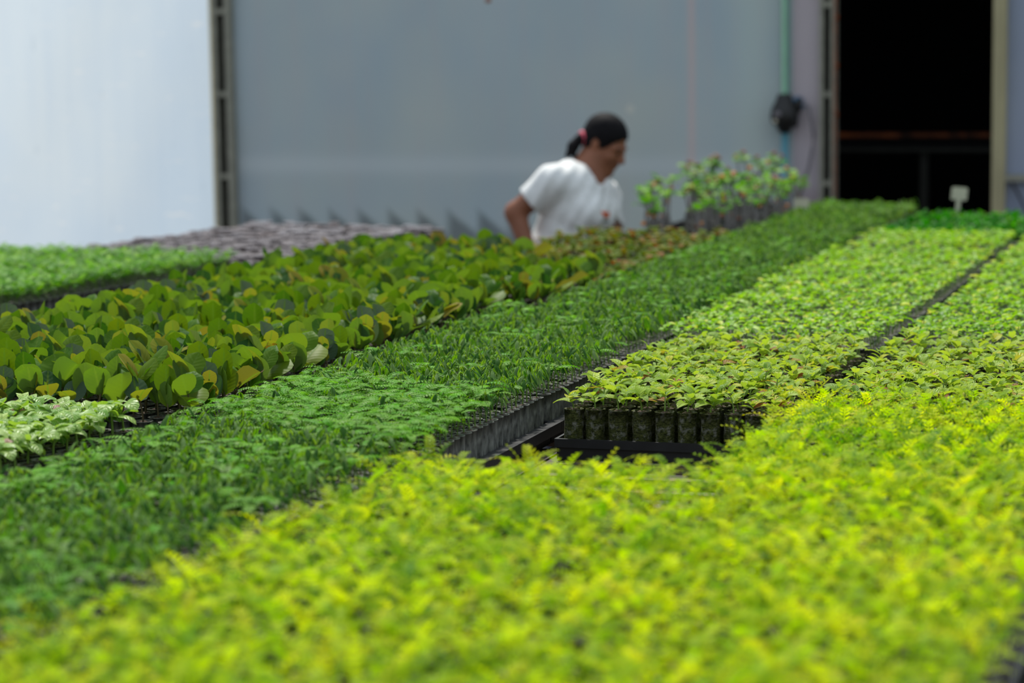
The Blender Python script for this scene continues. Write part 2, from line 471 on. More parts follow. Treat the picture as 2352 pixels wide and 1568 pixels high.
def sp_lime():
    st, fo = MB(), MB()
    h = U(0.034, 0.056)
    P = stemline(h, 0.008)
    st.tube(P, [0.0013, 0.0012, 0.001, 0.0008], 4)
    k = rng.integers(4, 7)
    a0 = U(0, 6)
    for i in range(k):
        t = 0.4 + 0.6*(i+1)/k
        b = P[0] + (P[-1]-P[0])*t
        e = U(0.45, 1.25)
        L = U(0.034, 0.066)
        fo.frond(b, a0+i*2.4+U(-.3, .3), e, e-U(0.5, 1.5), L, 7, U(0.010, 0.014), U(0.0017, 0.0025), U(0.15, 0.85), hang=U(-0.5, 0.2), sweep=U(0.35, 0.8), taper=0.35)
    return {'stem': st, 'foliage': fo}

def sp_dark(open_=0.25):
    st, fo = MB(), MB()
    h = U(0.040, 0.058)
    P = stemline(h, 0.008)
    st.tube(P, [0.0014, 0.0013, 0.0011, 0.0009], 4)
    k = rng.integers(4, 7)
    a0 = U(0, 6)
    for i in range(k):
        t = 0.7 + 0.3*(i+1)/k
        b = P[0] + (P[-1]-P[0])*t
        az = a0+i*2.4+U(-.4, .4)
        if U(0, 1) < open_:
            fo.frond(b, az, U(0.2, 0.8), U(-0.9, -0.2), U(0.032, 0.050), 8, U(0.010, 0.013), U(0.0018, 0.0026), U(0.66, 0.98), hang=U(0.0, 0.4), sweep=U(0.3, 0.6))
        else:
            ti = U(0.1, 0.66)
            C_ = fo.blade(b, az, U(0.7, 1.3), U(-1.0, -0.4), U(0.010, 0.016), 0.0007, 0.3, 0.3, 3, 2, tint=ti+0.2)
            for q in range(2):
                fo.blade(C_[-1-q], az+U(-.6, .6), U(-1.1, -0.4), U(-1.75, -1.3), U(0.018, 0.030), U(0.0030, 0.0048), 0.4, 0.5, 4, 2, fold=-U(0.3, 1.1), tint=ti, roll=U(-.5, .5))
    for a in (a0, a0+PI):
        fo.blade(P[1], a, 0.2, -0.6, 0.010, 0.0035, 0.4, 0.5, 2, 2, tint=U(0.3, .6))
    return {'stem': st, 'foliage': fo}

def sp_round(big=1.0):
    st, fo = MB(), MB()
    h = U(0.035, 0.07)
    P = stemline(h, 0.01, 5)
    st.tube(P, [0.0022, 0.002, 0.0018, 0.0016, 0.0014], 5)
    a0 = U(-0.7, 0.7)
    pairs = [(0.75, 1.0)] if U(0, 1) < 0.4 else [(0.6, 1.0), (1.0, 0.85)]
    for t, sc in pairs:
        b = P[0]+(P[-1]-P[0])*t
        for a in (a0, a0+PI):
            L = U(0.044, 0.070)*sc*big
            e0 = U(0.55, 1.45)
            ti = float(np.clip(rng.normal(0.42, 0.2), 0.02, 0.86))
            if U(0, 1) < 0.06: ti = U(0.86, 1.0)
            fo.blade(b, a+U(-.5, .5), e0, e0+U(-0.6, 0.45), L, L*U(0.37, 0.45), 0.46, 0.38, 7, 6, fold=U(-0.1, 0.45), curl=U(-0.5, 0.4), tint=ti, roll=U(-.6, .6), wavy=U(0, 0.1))
        a0 += U(-.8, .8)
    # young tip
    for i in range(2):
        fo.blade(P[-1], a0+i*PI, 1.3, 1.1, U(0.012, 0.02), 0.0035, 0.5, 0.6, 3, 2, fold=0.5, tint=U(0.3, 0.75))
    return {'stem': st, 'foliage': fo}

def sp_ovate():
    st, fo = MB(), MB()
    h = U(0.022, 0.045)
    P = stemline(h, 0.01)
    st.tube(P, [0.0016, 0.0015, 0.0013, 0.001], 5)
    a0 = U(0, 6)
    for j, t in enumerate((0.55, 0.8, 1.0)):
        b = P[0]+(P[-1]-P[0])*t
        for a in (a0, a0+PI):
            if j == 0 and U(0, 1) < 0.3: continue
            L = U(0.030, 0.042)*(1.0 if j < 2 else 0.65)
            ti = float(np.clip(rng.normal(0.55, 0.2), 0.05, 0.9))
            if j == 0 and U(0, 1) < 0.12: ti = U(0.95, 1.0)
            e0 = U(0.2, 0.75) + 0.15*j
            fo.blade(b, a+U(-.4, .4), e0, e0-U(0.7, 1.4), L, L*U(0.24, 0.31), 0.55, 0.75, 6, 4, fold=U(0.1, 0.4), tint=ti, roll=U(-.3, .3), wavy=U(0.02, 0.08))
        a0 += PI/2+U(-.3, .3)
    return {'stem': st, 'foliage': fo}

def sp_small():
    st, fo = MB(), MB()
    h = U(0.024, 0.042)
    P = stemline(h, 0.007, 3)
    st.tube(P, [0.0012, 0.0011, 0.001], 4)
    a0 = U(0, 6)
    for j, t in enumerate((0.8, 1.0)):
        b = P[0]+(P[-1]-P[0])*t
        for a in (a0, a0+PI):
            L = U(0.016, 0.026)*(1 if j else 0.9)
            fo.blade(b, a+U(-.4, .4), U(0.3, 0.9), U(-0.9, -0.1), L, L*U(0.28, 0.36), 0.5, 0.6, 4, 2, fold=U(0.05, 0.4), tint=float(np.clip(rng.normal(0.5, 0.22), 0, 1)), roll=U(-.3, .3))
        a0 += PI/2
    return {'stem': st, 'foliage': fo}

def sp_farfern():
    st, fo = MB(), MB()
    h = U(0.03, 0.055)
    P = stemline(h, 0.008, 3)
    st.tube(P, [0.0013, 0.0012, 0.001], 4)
    a0 = U(0, 6)
    for i in range(6):
        fo.frond(P[0]+(P[-1]-P[0])*(0.5+i*0.1), a0+i*2.4, U(0.4, 1.0), U(-0.4, 0.3), U(0.032, 0.05), 5, 0.012, 0.0034, U(0.1, 0.9), hang=U(-.1, .3))
    return {'stem': st, 'foliage': fo}

def sp_curly():
    st, fo = MB(), MB()
    h = U(0.018, 0.03)
    P = stemline(h, 0.006, 3)
    st.tube(P, [0.002, 0.0018, 0.0016], 4)
    for i in range(16):
        a = U(0, 2*PI)
        fo.blade(P[-1]*np.array([1, 1, U(0.75, 1.0)]), a, U(0.1, 1.4), U(-0.9, 0.9), U(0.016, 0.027), U(0.006, 0.01), 0.5, 0.45, 3, 2, fold=U(-.3, .5), tint=float(np.clip(rng.normal(0.45, 0.25), 0, 1)), wavy=0.2, roll=U(-.6, .6))
    return {'stem': st, 'foliage': fo}

def sp_pale():
    st, fo = MB(), MB()
    h = U(0.045, 0.06)
    P = stemline(h, 0.008)
    st.tube(P, [0.0024, 0.0022, 0.002, 0.0016], 5)
    a0 = U(0, 6)
    for j, t in enumerate((0.6, 0.85, 1.0)):
        b = P[0]+(P[-1]-P[0])*t
        for a in (a0, a0+PI):
            L = U(0.038, 0.052)*(1 if j < 2 else 0.7)
            ti = float(np.clip(rng.normal(0.5, 0.22), 0.0, 0.9))
            if U(0, 1) < 0.02: ti = 0.99
            fo.blade(b, a+U(-.4, .4), U(0.3, 0.9), U(-1.7, -0.9), L, L*U(0.28, 0.36), 0.5, 0.6, 7, 4, fold=U(-.3, .2), tint=ti, roll=U(-.3, .3), wavy=U(0.05, 0.14))
        a0 += PI/2
    return {'stem': st, 'foliage': fo}

def sp_tall():
    st, fo, sd = MB(), MB(), MB()
    h = U(0.09, 0.16)
    P = stemline(h, 0.03, 6)
    st.tube(P, np.linspace(0.0042, 0.0028, 6), 6)
    a0 = U(0, 6)
    for i in range(rng.integers(4, 6)):
        L = U(0.028, 0.046)
        e = U(0.0, 0.9)
        fo.blade(P[-1]-np.array([0, 0, 0.004*i]), a0+i*2.2, e, e-U(0.3, 1.1), L, L*U(0.32, 0.42), 0.5, 0.45, 5, 4, fold=U(0, 0.4), tint=float(np.clip(rng.normal(0.5, 0.25), 0, 1)), roll=U(-.4, .4))
    q = P[-1] + np.array([U(-.02, .02), U(-.02, .02), U(-0.03, 0.02)]) if U(0, 1) < 0.6 else P[2]+np.array([0.008, -0.004, 0])
    sd.ball(q, (0.008, 0.008, 0.0065), 8, 5)
    st.tube([P[-2], (P[-2]+q)/2+np.array([0, 0, 0.004]), q], 0.0012, 4)
    return {'stem': st, 'foliage': fo, 'seed_husk': sd}

def sp_sprout():
    st, fo, sd = MB(), MB(), MB()
    h = U(0.012, 0.035)
    P = stemline(h, 0.006, 3)
    st.tube(P, [0.0022, 0.002, 0.0018], 5)
    sd.ball(P[-1], (U(.005, .0075), U(.005, .0075), U(.006, .009)), 8, 5)
    a0 = U(0, 6)
    for i in range(rng.integers(4, 7)):
        L = U(0.020, 0.034)
        fo.blade(P[-1], a0+i*1.7, U(0.2, 1.2), U(-0.4, 0.5), L, L*0.36, 0.45, 0.45, 4, 2, fold=0.3, tint=float(np.clip(rng.normal(0.45, 0.25), 0, 1)))
    return {'stem': st, 'foliage': fo, 'seed_husk': sd}

def grid(x0, x1, y0, y1, px, py=None, hole=0.0, stagger=True):
    py = py or px
    nx = max(1, int(round((x1-x0)/px)))
    ny = max(1, int(round((y1-y0)/py)))
    X, Y = np.meshgrid(x0 + (np.arange(nx)+0.5)*(x1-x0)/nx, y0 + (np.arange(ny)+0.5)*(y1-y0)/ny)
    P = np.stack([X.ravel(), Y.ravel()], 1)
    P += rng.normal(0, px*0.03, P.shape)
    if hole:
        P = P[rng.random(len(P)) > hole]
    return P

def kind(name, cat, label, group, rest_label, pos, fn, nproto, pot, mats, ind=300, score=None, smat='gstem', size=(0.85, 1.15), tshift=0.12, soil_part=True, margin=420, fn_args=None, husk='husk', zone=None, face=None, drift=0.0):
    """nearest plants as things with parts, the rest of the kind as one mass"""
    P3 = np.concatenate([pos, np.full((len(pos), 1), RIM+0.03)], 1)
    x, y, z = proj(P3)
    ok = (x > -margin) & (x < 2352+margin) & (y < 1568+margin) & (y > -100)
    pos, x, y, z = pos[ok], x[ok], y[ok], z[ok]
    n = len(pos)
    protos = [fn(*(fn_args(i) if fn_args else ())) for i in range(nproto)]
    pots = [pot_parts(*pot) for _ in range(3)]
    zn = zone(pos) if zone else None
    which = rng.integers(0, nproto, n) if zn is None else zn
    potw = rng.integers(0, 3, n)
    rz = rng.uniform(0, 2*PI, n) if face is None else face + rng.normal(0, 0.55, n)
    sc = rng.uniform(size[0], size[1], n)
    ti = rng.normal(0, tshift, n) + drift*(np.sin(pos[:, 0]*5.1+1.0)*np.cos(pos[:, 1]*3.3)+0.6*np.sin(pos[:, 1]*7.0+pos[:, 0]*4))
    sco = np.where((x > -60) & (x < 2412) & (y > -60) & (y < 1640), z, z+100)
    if score is not None:
        sco = sco + score(pos)
    order = np.argsort(sco)
    I, R = order[:ind], order[ind:]
    potmat = pot_mat[pot]
    mm = {'stem': smat, 'foliage': mats, 'seed_husk': husk}
    pm = []
    for k, pr in enumerate(protos):
        pm.append({p: mesh_of(p, m.arr(), [MT[mm[p]]]) for p, m in pr.items()})
    if soil_part:
        potm = [(mesh_of('pot', a.arr(), [MT[potmat]]), mesh_of('soil', b.arr(), [MT['soil']])) for a, b in pots]
    else:
        potm = []
        for a, b in pots:
            j = MB(); j.join(a); j.join(b, 1)
            potm.append((mesh_of('pot', j.arr(), [MT[potmat], MT['soil']]), None))
    for i in I:
        r = root(name, (pos[i, 0], pos[i, 1], TRAYZ), label, cat, group, rz[i])
        a, b = potm[potw[i]]
        link('pot', a, r)
        if b: link('soil', b, r)
        s = sc[i]
        for p, me in pm[which[i]].items():
            o = link(p, me, r)
            o.scale = (s, s, s)
            o.location = (0, 0, POT_H*(1-s))
            if p == 'foliage': o['tint'] = float(ti[i])
    if len(R):
        big = MB()
        base = {'pot': 0, 'soil': 1, 'stem': 2, 'foliage': 3, 'seed_husk': 4}
        def put(arr, ids, mi, scale, tint):
            V, Q, L, _ = arr
            if not len(V): return
            c, s_ = np.cos(rz[ids]), np.sin(rz[ids])
            k = sc[ids] if scale else np.ones(len(ids))
            VX = V[None, :, 0]*k[:, None]; VY = V[None, :, 1]*k[:, None]
            W = np.empty((len(ids), len(V), 3))
            W[:, :, 0] = c[:, None]*VX - s_[:, None]*VY + pos[ids, 0][:, None]
            W[:, :, 1] = s_[:, None]*VX + c[:, None]*VY + pos[ids, 1][:, None]
            W[:, :, 2] = V[None, :, 2]*k[:, None] + (POT_H*(1-k) if scale else 0*k)[:, None] + TRAYZ
            QQ = Q[None] + (np.arange(len(ids))*len(V))[:, None, None]
            LL = np.repeat(L[None], len(ids), 0)
            if tint: LL[:, :, 2] += ti[ids][:, None]
            big.add(W.reshape(-1, 3), QQ.reshape(-1, 4), LL.reshape(-1, 3), mi)
        for k, pr in enumerate(protos):
            ids = R[which[R] == k]
            if len(ids):
                for p, m in pr.items():
                    put(m.arr(), ids, base[p], True, p == 'foliage')
        for k, (a, b) in enumerate(pots):
            ids = R[potw[R] == k]
            if len(ids):
                put(a.arr(), ids, 0, False, False)
                put(b.arr(), ids, 1, False, False)
        o = obj(name + '_mass', big, [potmat, 'soil', smat, mats, husk], smooth=True)
        tag(o, rest_label, cat, None, 'stuff')
    return len(I), len(R)

TUBE, PAPER, MID = (0.0142, 10, 0.02, 0.86), (0.0185, 12, 0.05, 0.97), (0.019, 10, 0.03, 0.85)
pot_mat = {TUBE: 'tube', PAPER: 'mossy', MID: 'tube'}

# bed outlines (x0, x1)
CX = (-1.848, -1.375)
DX = (-1.300, -0.868)
EX = (-0.822, -0.285)
BX = (-2.75, -1.888)
CF, BF = -1.765, -1.802      # the far halves of the two beds stand further right

def bed(x0, x1, y0, y1, n, pitch, hole=0.0, py=None):
    """pots of a bed, tray by tray, so none stands across a seam"""
    L = (y1-y0)/n
    return np.concatenate([grid(x0, x1, y0+i*L+0.009, y0+(i+1)*L-0.009, pitch, py, hole) for i in range(n)])
lime = np.concatenate([bed(DX[0], DX[1]+0.010, 1.93, 3.46, 3, 0.036, 0.07), bed(EX[0]-0.014, EX[1], 1.93, 4.23, 4, 0.036, 0.05)])
kind('feathery_seedling', 'seedling', 'yellow-green feathery seedling in the blurred lime strip closest to the lens', 'yellow-green feathery seedlings of the lime strip',
     'yellow-green feathery seedlings further back in the lime strip', lime, sp_lime, 12, TUBE, 'lime', drift=0.1)

def c_score(p):
    return np.where((p[:, 0] > -1.41) & (p[:, 1] > 3.6) & (p[:, 1] < 5.6), -2.6, 0.0)
def c_zone(p):
    # an airy patch with opened leaves across the strip
    d = np.abs(p[:, 1] - (4.02 - 0.5*(p[:, 0]+1.66)))
    openp = np.where(d < 0.27, 0.85, np.where(p[:, 1] < 3.6, 0.17, 0.06))
    o = rng.random(len(p)) < openp
    return np.where(o, rng.integers(8, 14, len(p)), rng.integers(0, 8, len(p)))
kind('drooping_seedling', 'seedling', 'dark green seedling with drooping folded leaves in the long central strip', 'dark green drooping seedlings of the central strip',
     'dark green drooping seedlings filling the rest of the central strip', np.concatenate([bed(CX[0], CX[1], 2.03, 5.64, 6, 0.0305, 0.02), bed(CF, CX[1], 5.64, 9.25, 6, 0.0305, 0.02)]), sp_dark, 14, TUBE, 'dark',
     score=c_score, fn_args=lambda i: ((0.05,) if i < 8 else (0.95,)), zone=c_zone, tshift=0.07)

kind('round_leaf_seedling', 'seedling', 'olive green seedling with broad rounded upright leaves left of the central strip', 'olive round-leaved seedlings',
     'olive round-leaved seedlings at the far end of their bed', np.concatenate([bed(BX[0], BX[1], 3.94, 5.746, 3, 0.049, 0.03), bed(BX[0], BF, 5.746, 6.348, 1, 0.049, 0.03), bed(BX[0], -2.15, 6.348, 6.95, 1, 0.049, 0.03)]), sp_round, 16, MID, 'round', smat='brstem', face=math.radians(108), tshift=0.06, soil_part=False)

ov = np.concatenate([bed(DX[0], DX[1], 4.265, 5.19, 1, 0.0445), bed(EX[0], EX[1], 4.30, 5.24, 1, 0.0445)])
kind('oval_leaf_seedling', 'seedling', 'light green oval-leaved seedling in a mossy pot, between lime strip and small bright seedlings', 'light green oval-leaved seedlings in mossy pots',
     'light green oval-leaved seedlings at the back of the mossy pots', ov, sp_ovate, 12, PAPER, 'ovate', tshift=0.1,
     score=lambda p: np.where(p[:, 0] < -0.85, -1.0, 0.0))

sm = np.concatenate([bed(-1.36, DX[1], 5.235, 7.42, 4, 0.031, 0.03), bed(-1.34, DX[1], 7.54, 8.08, 1, 0.031, 0.03), bed(EX[0], EX[1], 5.27, 8.08, 5, 0.031, 0.03)])
kind('small_leaf_seedling', 'seedling', 'small bright green seedling with shiny leaf pairs behind the mossy pots', 'small bright green seedlings behind the mossy pots',
     'small bright green seedlings covering the far beds behind the mossy pots', sm, sp_small, 10, TUBE, 'small', soil_part=False)

cu = np.concatenate([bed(-1.34, DX[1], 8.11, 9.06, 1, 0.042), bed(EX[0], EX[1], 8.11, 9.06, 1, 0.042)])
kind('curly_leaf_seedling', 'seedling', 'deep green curly-leaved seedling at the far end before the dark doorway', 'deep green curly-leaved seedlings before the doorway',
     'deep green curly-leaved seedlings behind those before the doorway', cu, sp_curly, 6, TUBE, 'curly', soil_part=False)

kind('pale_leaf_seedling', 'seedling', 'pale green seedling with puckered drooping leaves at the left edge of the picture', 'pale puckered-leaf seedlings at the left edge',
     'pale green puckered-leaf seedlings beyond the left edge', bed(BX[0]+0.1, BX[1]-0.085, 3.40, 3.89, 1, 0.043), sp_pale, 8, MID, 'pale', soil_part=False, ind=100, tshift=0.06)

kind('sprouting_seed', 'seedling', 'brownish sprout with its seed still on, in front of the tall seedlings', 'brownish sprouting seeds before the tall seedlings',
     'brownish sprouting seeds beside the others', np.concatenate([bed(-2.125, BF, 6.36, 6.97, 1, 0.042, 0.04), bed(-2.36, BF, 7.0, 8.0, 2, 0.042, 0.04)]), sp_sprout, 8, MID, 'sprout', smat='brstem', soil_part=False, husk='orange')

tall = bed(-2.36, BF, 8.05, 9.9, 3, 0.060, 0.36, 0.078)
_x = proj(np.concatenate([tall, np.full((len(tall), 1), RIM+0.1)], 1))[0]
tall = tall[(_x > np.where(tall[:, 1] > 9.2, 1432, 1480)) & (_x < 1838) & ~((_x > 1545) & (_x < 1580))]
kind('tall_seedling', 'seedling', 'tall seedling on a bare grey stem with leafy top beside the woman', 'tall bare-stemmed seedlings beside the woman',
     'tall bare-stemmed seedlings behind the others', tall, sp_tall, 10, MID, 'tall', smat='grstem', soil_part=False, size=(0.8, 1.25))

# the left bed stands at a slight angle
LA = math.atan2(0.35, 2.82)
def left_bed(u, v):   # u across to the left of its right edge, v along
    return np.stack([-3.28 + v*math.sin(LA) - u*math.cos(LA), 5.5 + v*math.cos(LA) + u*math.sin(LA)], 1)
g = bed(0.0, 0.82, -1.33, 1.335, 4, 0.034)
kind('leafy_fern_seedling', 'seedling', 'mid-green feathery seedling in the left bed below the bright wall sheet', 'mid-green feathery seedlings of the left bed',
     'mid-green feathery seedlings filling the rest of the left bed', left_bed(g[:, 0], g[:, 1]), sp_farfern, 8, TUBE, 'farfern', soil_part=False)

# empty grey tubes
g = bed(0.0, 0.82, 1.345, 2.80, 2, 0.047)
tp = left_bed(g[:, 0], g[:, 1])
_, _, tz = proj(np.concatenate([tp, np.full((len(tp), 1), RIM)], 1))
order = np.argsort(tz)
t = MB()
t.lathe([(0.0165, 0), (0.0195, POT_H-0.005), (0.0205, POT_H-0.005), (0.0205, POT_H+0.002), (0.0178, POT_H+0.002), (0.0155, POT_H-0.040)], 12)
t.lathe([(0.0154, POT_H-0.041), (0.006, POT_H-0.038)], 12, mi=1, captop=True)
tm = mesh_of('seedling_tube', t.arr(), [MT['greytube'], MT['soil']])
for i in order[:300]:
    o = link('seedling_tube', tm, None, (tp[i, 0], tp[i, 1], TRAYZ + rng.uniform(0, 0.022)))
    o.rotation_euler = (0, 0, U(0, 6))
    tag(o, 'empty pale grey seedling tube in the unplanted part of the left bed', 'seedling tube', 'empty grey tubes of the left bed')
big = MB()
A = t.arr()
for i in order[300:]:
    V = A[0] + np.array([tp[i, 0], tp[i, 1], TRAYZ + rng.uniform(0, 0.022)])
    big.V.append(V); big.Fc.append(A[1]+big.n); big.L.append(A[2]); big.I.append(A[3]); big.n += len(V)
tag(obj('seedling_tube_mass', big, ['greytube', 'soil'], smooth=True), 'empty pale grey tubes further back in the left bed', 'seedling tube', None, 'stuff')

# ------------------------------------------------------------------ trays and benches
def tray_mb(w, l, h=0.043, lip=0.003, rlip=None):
    """open tray about the origin: floor, four walls and a rolled lip"""
    m = MB()
    t_ = 0.002
    x, y = w/2, l/2
    rl = lip if rlip is None else rlip
    m.box((-x, -y, 0), (x, y, 0.003))
    m.box((-x, -y, 0.003), (-x+t_, y, h)); m.box((x-t_, -y, 0.003), (x, y, h))
    m.box((-x+t_, -y, 0.003), (x-t_, -y+t_, h)); m.box((-x+t_, y-t_, 0.003), (x-t_, y, h))
    m.box((-x-lip, -y-lip, h), (-x+t_, y+lip, h+0.004)); m.box((x-t_, -y-lip, h), (x+rl, y+lip, h+0.004))
    m.box((-x+t_, -y-lip, h), (x-t_, -y+t_, h+0.004)); m.box((-x+t_, y-t_, h), (x-t_, y+lip, h+0.004))
    if rl > 0.01:
        m.box((x+rl-0.003, -y-lip, h-0.016), (x+rl, y+lip, h))
    if h < 0.038:
        m.box((-x-lip, -y-lip-0.003, h-0.012), (x+rl, -y-lip, h+0.004))
    return m

TZ = TRAYZ - 0.0035
def trays(x0, x1, y0, y1, n, label, group, h=0.04, rlip=None):
    """x0..x1 is the row of pots itself; the tray's walls stand just outside it"""
    L = (y1-y0)/n
    me = mesh_of('seedling_tray', tray_mb(x1-x0+0.012, L-0.008, h, 0.003, rlip).arr(), [MT['tray']], False)
    for i in range(n):
        o = link('seedling_tray', me, None, ((x0+x1)/2, y0+(i+0.5)*L, TZ))
        tag(o, label, 'tray', group)

trays(CX[0], CX[1], 2.03, 5.64, 6, 'black plastic tray under the grey tubes along the near half of the central strip', 'black trays under the near central strip', rlip=0.022)
trays(CF, CX[1], 5.64, 9.25, 6, 'black plastic tray under the far half of the central strip', 'black trays under the far central strip', rlip=0.022)
trays(DX[0], DX[1], 4.265, 5.19, 1, 'black plastic tray holding the mossy pots beside the gap', None, h=0.036)
trays(DX[0], DX[1]+0.010, 1.93, 3.46, 3, 'black tray under the lime strip, left of the two lime rows', 'black trays under the left lime row')
trays(EX[0]-0.014, EX[1], 1.93, 4.23, 4, 'black tray under the lime strip, right of the two lime rows', 'black trays under the right lime row')
trays(EX[0], EX[1], 4.30, 5.24, 1, 'black tray of oval-leaved seedlings right of the mossy pot tray', None)
trays(-1.36, DX[1], 5.235, 7.42, 4, 'black tray of small bright seedlings in the bed behind the mossy pots', 'black trays behind the mossy pots')
trays(-1.34, DX[1], 7.54, 8.08, 1, 'black tray of small bright seedlings beyond the cross gap', None)
trays(EX[0], EX[1], 5.27, 8.08, 5, 'black tray of small bright seedlings in the bed at the right', 'black trays of small seedlings at the right')
trays(-1.34, DX[1], 8.11, 9.06, 1, 'black tray of curly seedlings behind the bed of small bright ones', None)
trays(EX[0], EX[1], 8.11, 9.06, 1, 'black tray of curly seedlings in the bed furthest right', None)
trays(BX[0]+0.1, BX[1]-0.085, 3.40, 3.89, 1, 'black tray under the pale puckered-leaf seedlings', None)
trays(BX[0], BX[1], 3.94, 5.746, 3, 'black tray under the olive round-leaved seedlings nearer the lens', 'black trays under the nearer round-leaved seedlings')
trays(BX[0], BF, 5.746, 6.348, 1, 'wide black tray under the olive round-leaved seedlings halfway to the woman', None)
trays(BX[0], -2.15, 6.348, 6.95, 1, 'black tray under the round-leaved seedlings right in front of the woman', None)
trays(-2.125, BF, 6.36, 6.97, 1, 'narrow black tray of brownish sprouting seeds beside the round-leaved seedlings', None)
trays(-2.36, BF, 7.0, 8.0, 2, 'black tray under the brownish sprouting seeds before the tall seedlings', 'black trays under the sprouting seeds')
trays(-2.36, BF, 8.05, 9.9, 3, 'black tray under the tall bare-stemmed seedlings', 'black trays under the tall seedlings')
for v0, v1, lab, grp in ((-1.33, 1.335, 'black tray under the mid-green feathery seedlings of the left bed', 'black trays under the left bed ferns'),
                         (1.345, 2.80, 'black tray under the empty grey tubes', 'black trays under the empty tubes')):
    n = 4 if v0 < 0 else 2
    L = (v1-v0)/n
    me = mesh_of('seedling_tray', tray_mb(0.832, L-0.008, 0.04, 0.003).arr(), [MT['tray']], False)
    for i in range(n):
        c = left_bed(np.array([0.41]), np.array([v0+(i+0.5)*L]))[0]
        o = link('seedling_tray', me, None, (c[0], c[1], TZ))
        o.rotation_euler = (0, 0, -LA)
        tag(o, lab, 'tray', grp)

BT = TZ - 0.001
def bench(x0, x1, y0, y1, label, rz=0.0, origin=None):
    cx, cy = (x0+x1)/2, (y0+y1)/2
    r = root('seedling_bench', (cx, cy, 0) if origin is None else origin, label, 'bench', None, rz)
    w, l = (x1-x0)/2, (y1-y0)/2
    # mesh table top of slats on a frame
    m = MB()
    n = int(2*l/0.12)
    for i in range(n):
        y = -l+0.03+(2*l-0.06)*i/(n-1)
        m.box((-w+0.03, y-0.014, BT-0.012), (w-0.03, y+0.014, BT))
    obj('tabletop', m, 'bench', r)
    m = MB()
    for sx in (-1, 1):
        m.box((sx*(w-0.015)-0.015, -l, BT-0.045), (sx*(w-0.015)+0.015, l, BT-0.001))
    for sy in (-1, 1):
        m.box((-w+0.03, sy*(l-0.015)-0.015, BT-0.045), (w-0.03, sy*(l-0.015)+0.015, BT-0.013))
    obj('frame', m, 'frame', r)
    lm = MB(); lm.box((-0.02, -0.02, 0), (0.02, 0.02, BT-0.045))
    me = mesh_of('leg', lm.arr(), [MT['bench']], False)
    k = max(2, int(round(2*l/2.0))+1)
    for i in range(k):
        for sx in (-1, 1):
            link('leg', me, r, (sx*(w-0.03), -l+0.06+(2*l-0.12)*i/(k-1), 0))
    return r
bench(CX[0]-0.012, CX[1]+0.046, 1.9, 9.4, 'long rusty-framed bench under the central strip of drooping seedlings')
bench(-1.322, -0.26, 1.9, 9.15, 'wide bench under the lime strips and mossy pots')
bench(BX[0]-0.02, BX[1]+0.012, 3.3, 6.985, 'bench under the round-leaved seedlings')
bench(-2.385, BX[1]+0.012, 6.99, 9.95, 'narrow bench under the tall seedlings beside the woman')
c = left_bed(np.array([0.41]), np.array([0.75]))[0]
bench(-0.44, 0.44, -2.1, 2.1, 'slanting bench on the left under the empty tubes and ferns', -LA, (c[0], c[1], 0))

# ------------------------------------------------------------------ setting
WY = 11.0
def wx(px, py=300): return float(on_wall(px, py, WY)[0])
def wz(px, py): return float(on_wall(px, py, WY)[2])
def structure(name, mb, mats, loc=None, smooth=False):
    o = obj(name, mb, mats, None, smooth, loc)
    o['kind'] = 'structure'
    return o

m = MB(); m.box((-9, -1, -0.1), (5, 14.2, 0)); structure('floor', m, 'floor')
WH = 2.75
xl, xm0, xm1, xp = wx(492), wx(530), wx(1812), wx(1888)
xd0, xd1, xj1 = wx(1922), wx(2282), wx(2312)
def sheet(name, x0, x1, z0, z1, mat, y=WY):
    m = MB()
    nx, nz = max(2, int((x1-x0)/0.12)), max(2, int((z1-z0)/0.2))
    X, Z = np.meshgrid(np.linspace(x0, x1, nx+1), np.linspace(z0, z1, nz+1))
    bulge = 0.006*np.sin(X*9.0)*np.sin(Z*5.0) + 0.004*np.sin(X*23+Z*3)
    V = np.stack([X, bulge, Z], -1).reshape(-1, 3)
    n = nx+1
    Q = [(i*n+j, i*n+j+1, (i+1)*n+j+1, (i+1)*n+j) for i in range(nz) for j in range(nx)]
    m.add(V, Q)
    return structure(name, m, mat, (0, y, 0), True)
sheet('wall_back_bright', -9.0, xl, 0, WH, 'film_b')
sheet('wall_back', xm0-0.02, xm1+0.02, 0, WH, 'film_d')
sheet('wall_back_pink', xm1+0.02, xp+0.01, 0, WH, 'film_p', WY-0.002)
sheet('wall_back_right', xj1-0.02, 3.0, 0, WH, 'film_r')

def lattice(name, px0, px1, mats):
    """lattice column: two rails, dark channel between, rungs every 40 cm"""
    x0, x1 = wx(px0), wx(px1)
    w = x1-x0
    m = MB()
    m.box((0, -0.045, 0), (w*0.24, 0.03, WH), 0)
    m.box((w*0.70, -0.045, 0), (w, 0.03, WH), 1)
    m.box((w*0.24, 0.012, 0), (w*0.70, 0.03, WH), 2)
    for i in range(7):
        z = wz((px0+px1)/2, 216) + (i-3)*0.405
        if z > 0: m.box((w*0.24, -0.04, z-0.012), (w*0.70, 0.012, z+0.012), 1)
    return structure(name, m, mats, (x0, WY, 0))
lattice('trim_1', 500, 543, ['rail', 'rail', 'channel'])
m = MB(); m.box((wx(489), -0.012, 0), (wx(503), -0.006, WH)); structure('trim_6', m, 'film_e', (0, WY, 0))
lattice('trim_2', 1886, 1922, ['rail', 'rail', 'channel'])
m = MB(); m.box((xd1, -0.05, 0), (xj1, 0.04, WH)); structure('trim_3', m, 'jamb', (0, WY, 0))
m = MB()
zs_ = [wz(1922, y) for y in (150, 262)]
m.box((xd0-0.004, -0.052, 0), (xd0+0.004, -0.045, WH))
for z in zs_ + [wz(1922, 40)]:
    m.ball((xd0+0.006, -0.05, z), (0.010, 0.010, 0.012), 8, 5)
